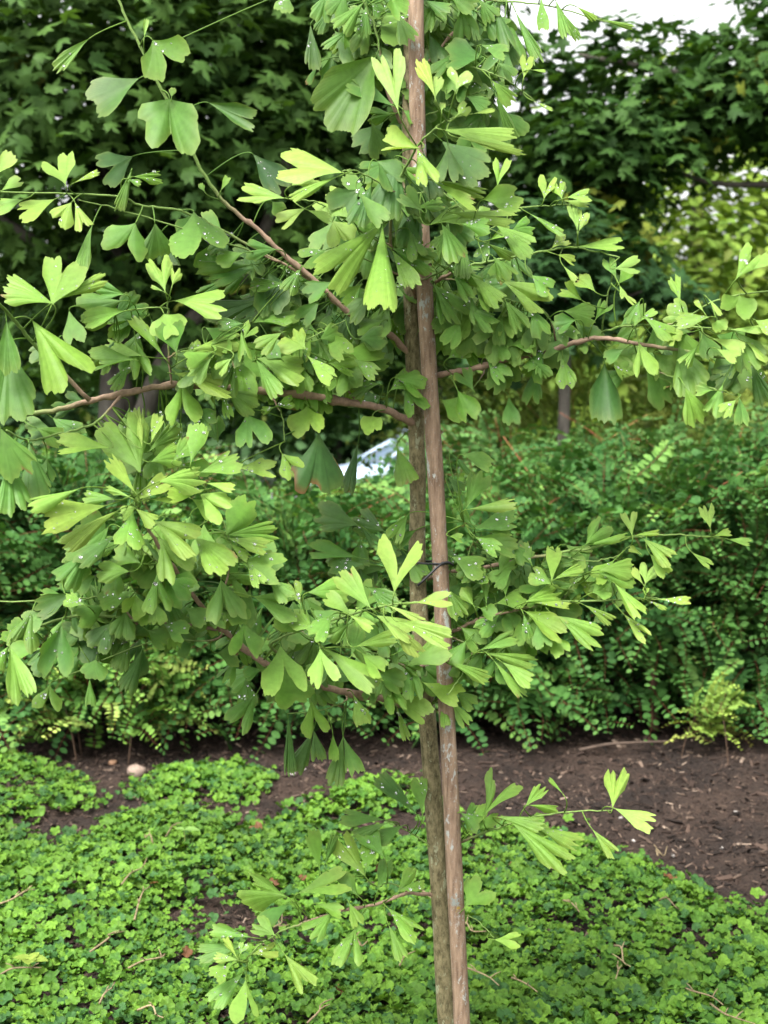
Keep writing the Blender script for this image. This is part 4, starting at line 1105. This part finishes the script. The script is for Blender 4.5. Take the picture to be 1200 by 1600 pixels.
def ginkgo_leaf(b, drops, ax, ay, tx, ty, w, notch, age, depth, stem3, wet):
    O = P(ax, ay, depth)
    L = math.hypot(tx - ax, ty - ay)
    a = np.array([tx - ax, ty - ay]) / L
    L *= 1.06; w *= 1.16
    p = np.array([-a[1], a[0]])
    c = unit(CAM - O)
    tilt = R(np.clip(rng.normal(38 + 18 * (age - .4), 10), 8, 58))
    nrm = unit(c * math.cos(tilt) + UP * math.sin(tilt) + RT * rng.normal(0, .22))
    if nrm @ c < .42:
        nrm = unit(nrm + c * (.5 - nrm @ c) * 1.4)
    K, Mr = 53, 8
    fi = np.linspace(-1, 1, K)
    rr = np.linspace(0, 1, Mr) ** .9
    alpha = min(math.asin(min(1, w / 2 / L)), R(70))
    s = w / 2 / (L * math.sin(alpha))
    phi0 = rng.normal(0, .10)
    edge = 1 - .05 * fi ** 2 - .34 * np.abs(fi) ** 6
    edge += .032 * np.sin(fi * rng.uniform(10, 15) + rng.uniform(0, 6)) + .014 * np.sin(fi * rng.uniform(22, 32) + rng.uniform(0, 6)) + rng.normal(0, .011, K)
    notch *= min(1, max(.6, w / L))
    if notch > .05:
        sg = .24 + .34 * notch
        edge -= min(.72, notch * .92) * np.clip(1 - np.abs(fi - phi0) / sg, 0, 1) ** 1.5
    for k in range(rng.integers(1, 4)):
        q = rng.uniform(-.88, .88)
        edge -= rng.uniform(.04, .17) * np.clip(1 - np.abs(fi - q) / .2, 0, 1) ** 1.6
    edge = np.maximum(edge, .12)
    FI, RR = np.meshgrid(fi, rr, indexing='ij')
    th = FI * alpha * (.66 + .34 * RR ** .8)
    Rm = L * RR * edge[:, None]
    along = Rm * np.cos(th) / max(.86, math.cos(alpha * .5)) * 1.0
    acr = Rm * np.sin(th) * s
    X = ax + a[0] * along + p[0] * acr
    Y = ay + a[1] * along + p[1] * acr
    r = ray(X, Y)
    t = ((O - CAM) @ nrm) / (r @ nrm)
    V = CAM + r * t[..., None]
    Lm = L * depth / F
    cup = rng.uniform(-.10, .16) if rng.random() < .75 else rng.choice([-.28, .34])
    ws = min(1.0, .75 * w / L)
    f = cup * ws * FI ** 2 * RR + .004 * ws * np.sin(FI * rng.uniform(6, 10) + rng.uniform(0, 6)) * RR ** 1.5 - rng.uniform(-.05, .24) * RR ** 2
    f += ws * rng.uniform(-.06, .06) * np.sin(FI * 3 + rng.uniform(0, 6)) * RR
    V = V + nrm * (f * Lm)[..., None]
    col = age_col(np.clip(age + rng.normal(0, .05), 0, 1)) * rng.uniform(.88, 1.12) * np.array([rng.uniform(.92, 1.1), 1, rng.uniform(.85, 1.15)])
    cc = np.tile(col, (K, Mr, 1))
    gr = rng.uniform(-.12, .16)
    cc *= (1 + gr * (RR - .5) + rng.uniform(-.10, .10) * FI)[..., None]
    cc[..., 0] *= 1 + rng.uniform(0, .35) * np.clip(RR - .55, 0, 1)
    cc[:, -1] = cc[:, -1] * .72 + np.array([.22, .27, .06]) * .28
    cc[:, -2] = cc[:, -2] * .9 + np.array([.2, .26, .06]) * .10
    cc[:, :2] = cc[:, :2] * .8 + np.array([.16, .25, .07]) * .2
    if rng.random() < .07 and age > .3:     # browned tip on one lobe
        k0 = int(rng.integers(2, K - 8))
        cc[k0:k0 + 6, -1] = (.20, .13, .05)
    if ax == 497:      # the old leaf with a scorched margin
        cc[K // 2:, -1] = (.20, .10, .04); cc[:4, -2:] = (.24, .16, .05)
    uv = np.stack([FI * alpha, RR, np.full_like(FI, rng.random())], -1)
    i, j = np.meshgrid(np.arange(K - 1), np.arange(Mr - 1), indexing='ij')
    q = np.stack([i * Mr + j, (i + 1) * Mr + j, (i + 1) * Mr + j + 1, i * Mr + j + 1], -1).reshape(-1, 4)
    b.add(V.reshape(-1, 3), q.ravel(), np.full(len(q), 4), cc.reshape(-1, 3), uv.reshape(-1, 3))
    # petiole
    a3 = unit(V[K // 2, 3] - O)
    dist = np.linalg.norm(stem3 - O)
    ctrl = O - a3 * min(dist * .4, .022)
    ts = np.linspace(0, 1, 9)[:, None]
    pp = stem3 * (1 - ts) ** 2 + 2 * ctrl * ts * (1 - ts) + (O + a3 * Lm * .03) * ts ** 2
    pc = age_col(min(1, age * .5 + .45)) * .8
    b.tube(pp, np.linspace(.0013, .0009, 9), pc, 5)
    if wet and drops is not None:
        nd = rng.integers(2, 13)
        for k in range(nd):
            ii, jj = rng.integers(2, K - 2), rng.integers(2, Mr - 1)
            fpos = V[ii, jj] * (1 - .4) + V[ii + 1, jj - 1] * .4
            rad = rng.gamma(1.3, .0006) + .0004
            if rng.random() < .07: rad *= 2
            drops.append((fpos, nrm if nrm @ c > 0 else -nrm, min(rad, .0034)))


# sampled branch points for attaching petioles
SAMP = {}
BOBJ = {}
for key, lines in BR.items():
    bm_ = MB()
    S = []
    for (px, d0, d1, r0, r1, wood) in lines:
        n = max(14, len(px) * 6)
        xy = catmull(px, n)
        xy[1:-1] += rng.normal(0, .7, (n - 2, 2))
        u = np.linspace(0, 1, n)
        start = TR_D if px[0][0] > 640 else D
        dd = start * (1 - u) ** 2 * 0 + (D + (start - D) * np.clip(1 - u * 5, 0, 1)) + d0 + (d1 - d0) * u
        p3 = np.array([P(x, y, q) for (x, y), q in zip(xy, dd)])
        rad = np.linspace(r0, r1, n) / 1000 * .62
        # swollen spurs along the older wood
        for k in range(int(n * wood * .5)):
            q = rng.integers(0, max(1, int(n * wood)))
            rad[q] *= rng.uniform(1.1, 1.35)
        wc, gc = np.array([.27, .185, .13]), np.array([.15, .235, .06])
        kk = np.clip((u - wood) / .12, 0, 1)[:, None]
        bm_.tube(p3, rad, wc * (1 - kk) + gc * kk, 9)
        for (x, y), q, m3, uu in zip(xy, dd, p3, u):
            S.append((x, y, q, *m3))
    SAMP[key] = np.array(S)
    BOBJ[key] = bm_.build('branch', M_TWIG, tree_root)

ico = bpy.data.meshes.new('tmp')
DOME_V, DOME_L, DOME_C = [], [], []
for i in range(4):
    la = (math.pi / 2) * i / 3.6
    for j in range(8):
        DOME_V.append((math.cos(la) * math.cos(j * math.pi / 4), math.cos(la) * math.sin(j * math.pi / 4), math.sin(la) * .75))
for i in range(3):
    for j in range(8):
        j2 = (j + 1) % 8
        DOME_L += [i * 8 + j, i * 8 + j2, (i + 1) * 8 + j2, (i + 1) * 8 + j]; DOME_C.append(4)
DOME_L += [24 + j for j in range(8)]; DOME_C.append(8)
DOME_L += [7 - j for j in range(8)]; DOME_C.append(8)
bpy.data.meshes.remove(ico)

for key in BR:
    lb = MB()
    drops = []
    S = np.concatenate([SAMP[k] for k in ALLOWED[key]])
    rows = []
    for line in LV.get(key, '').replace('\n', '|').split('|'):
        v = [float(q) for q in line.split()]
        if len(v) >= 7:
            rows.append((v, 0.0))
    for (fk, cx, cy, rx, ry, n, a0, a1, back) in FILL:
        if fk != key: continue
        for k in range(int(n * 1.25)):
            a = rng.uniform(0, 6.28); q = math.sqrt(rng.random())
            x, y = cx + rx * q * math.cos(a), cy + ry * q * math.sin(a)
            ang = rng.normal(math.pi / 2, 1.0)
            L = rng.uniform(34, 58)
            rows.append(([x, y, x + L * math.cos(ang), y + L * math.sin(ang), L * rng.uniform(.6, 1.35), rng.choice([1, 2, 4, 6]), rng.uniform(a0 + .6, a1 + .8)], back))
    for v, back in rows:
        ax, ay, tx, ty, w, notch, age = v[:7]
        age /= 10; notch /= 10
        d2 = (S[:, 0] - ax) ** 2 + (S[:, 1] - ay) ** 2
        k = int(np.argmin(d2))
        if back == 0:
            depth = S[k, 2] - .015 - .045 * age + (.05 if age < .3 else 0) + rng.normal(0, .014)
        else:
            depth = S[k, 2] + back * rng.uniform(.3, 1.1)
        if len(v) > 8:
            e2 = (S[:, 0] - v[7]) ** 2 + (S[:, 1] - v[8]) ** 2
            k = int(np.argmin(e2))
        elif d2[k] < 18 ** 2:
            # keep a visible petiole: walk a little along the stem, backwards from the blade
            L = math.hypot(tx - ax, ty - ay)
            e2 = (S[:, 0] - (ax - (tx - ax) / L * 22)) ** 2 + (S[:, 1] - (ay - (ty - ay) / L * 22)) ** 2
            k = int(np.argmin(e2))
        wet = rng.random() < (.42 if age > .35 else .18)
        ginkgo_leaf(lb, drops, ax, ay, tx, ty, w, notch, age, depth, S[k, 3:6], wet)
    fo = lb.build('foliage', M_GINKGO, BOBJ[key])
    if drops:
        db = MB()
        T = np.array([q[0] for q in drops]); N_ = np.array([q[1] for q in drops]); r_ = np.array([q[2] for q in drops])
        Mx = frames(N_, rng.uniform(0, 6, len(r_))) * r_[:, None, None]
        db.scatter((np.array(DOME_V), DOME_L, DOME_C), Mx, T + N_ * .0003, np.ones((len(r_), 3)))
        tag(db.build('raindrops', M_WATER, BOBJ[key]), kind='stuff')

# ------------------------------------------------------------------ the stake and its tie
sp_ = [(731, 1830), (722, 1600), (713, 1420), (705, 1250), (696, 1070), (689, 900), (681, 750), (673, 620), (664, 460), (656, 300), (652, 170), (650, 0), (648, -150)]
sp3 = np.array([P(x, y, ST_D) for x, y in sp_])
b = MB()
pts = catmull(sp3, 110)
rad = np.linspace(.0160, .0140, 110) * (1 + .015 * np.sin(np.linspace(0, 40, 110)) + rng.normal(0, .004, 110))


def stake_prof(t):
    g = np.exp(-(((t - 5.35 + np.pi) % (2 * np.pi) - np.pi) / .10) ** 2)
    return 1 - .14 * g + .02 * np.cos(2.5 * t) ** 2


b.tube(pts, rad, (1, 1, 1), 64, stake_prof)
lich = tuple(P(716, 1422, ST_D - .02))
lich2 = tuple(P(712, 1410, ST_D - .02))
M_STAKE = bark_material('stake_wood', (.115, .072, .046), (.335, .235, .160), (.33, .345, .32), 110, (1, 1, .16), False, .6, .575,
                        [(lich2, .018, (.20, .22, .20)), (lich, .009, (.26, .18, .04))])
stake = b.build('wooden_stake', M_STAKE)
tag(stake, 'weathered reddish brown wooden stake with grey lichen standing beside the ginkgo trunk', 'stake')

b = MB()
sc_, tc_ = P(689, 878, ST_D), P(658, 880, TR_D)
loop = []
mid = (sc_ + tc_) / 2
dirx = unit(tc_ - sc_); diry = np.cross(UP, dirx)
half = np.linalg.norm(tc_ - sc_) / 2
for k in range(33):
    a = 2 * math.pi * k / 32
    ex = math.cos(a) * (half + .0195); ey = math.sin(a) * .0215
    # stadium shape hugging both poles
    if abs(ex) < half: pass
    loop.append(mid + dirx * ex + diry * ey + UP * (.004 * math.cos(a)))
b.tube(np.array(loop), .0020, (1, 1, 1), 8, None, False)
tie = b.build('plant_tie', M_BLACK)
tag(tie, 'black plastic tie looped around the stake and the trunk with a loose tail', 'tie')
b = MB()
b.tube(catmull([P(694, 880, ST_D - .024), P(686, 884, ST_D - .03), P(672, 897, ST_D - .035), P(653, 915, ST_D - .035)], 10), .0022, (1, 1, 1), 8)
b.build('tail', M_BLACK, tie)
b = MB()
b.tube(catmull([P(690, 880, ST_D - .026), P(700, 879, ST_D - .022), P(708, 883, ST_D - .012)], 8), .0026, (1, 1, 1), 8)
b.build('clasp', M_BLACK, tie)


# ------------------------------------------------------------------ seedlings in the groundcover
def seedling(label, px, py, h, leaves, col):
    p = PG(px, py, .0)
    root = empty('seedling', tuple(p))
    tag(root, label, 'seedling')
    sb = MB()
    top = p + np.array([.004, 0, h])
    sb.tube(catmull([p - [0, 0, .01], (p + top) / 2 + [.004, 0, 0], top], 8), np.linspace(.0016, .001, 8), (.2, .22, .06), 6)
    sb.build('stem', M_TWIG, root)
    lb = MB()
    for k, (ang, L) in enumerate(leaves):
        d = np.array([math.cos(ang), math.sin(ang) * .7 - .25, .25 + .15 * math.sin(k)])
        d = unit(d)
        side = unit(np.cross(UP, d)); n_ = np.cross(d, side)
        V = [top]
        K = 9
        rows = []
        for i in range(1, K):
            t = i / (K - 1)
            wv = .42 * L * math.sin(math.pi * t ** .8) * (1 + .06 * (-1) ** i)
            for q in (-1, -.5, 0, .5, 1):
                V.append(top + d * L * t + side * wv * q + n_ * (abs(q) * .12 * L * (1 - t) - .25 * L * t * t))
        Fc = [(0, 1 + j, 2 + j) for j in range(4)]
        for i in range(K - 2):
            for j in range(4):
                a0 = 1 + i * 5 + j
                Fc.append((a0, a0 + 5, a0 + 6, a0 + 1))
        lb.faces(V, Fc, np.array(col) * rng.uniform(.85, 1.15))
    lb.build('leaf', M_COVER, root)


seedling('pale green seedling with broad leaves poking out of the groundcover, upper left', 286, 1332, .07, [(.2, .05), (2.6, .03), (-.8, .03)], (.16, .28, .07))
seedling('yellow seedling among the groundcover at the lower left corner', 45, 1545, .07, [(.1, .045), (2.8, .04), (-1.4, .04), (1.3, .03)], (.17, .24, .04))
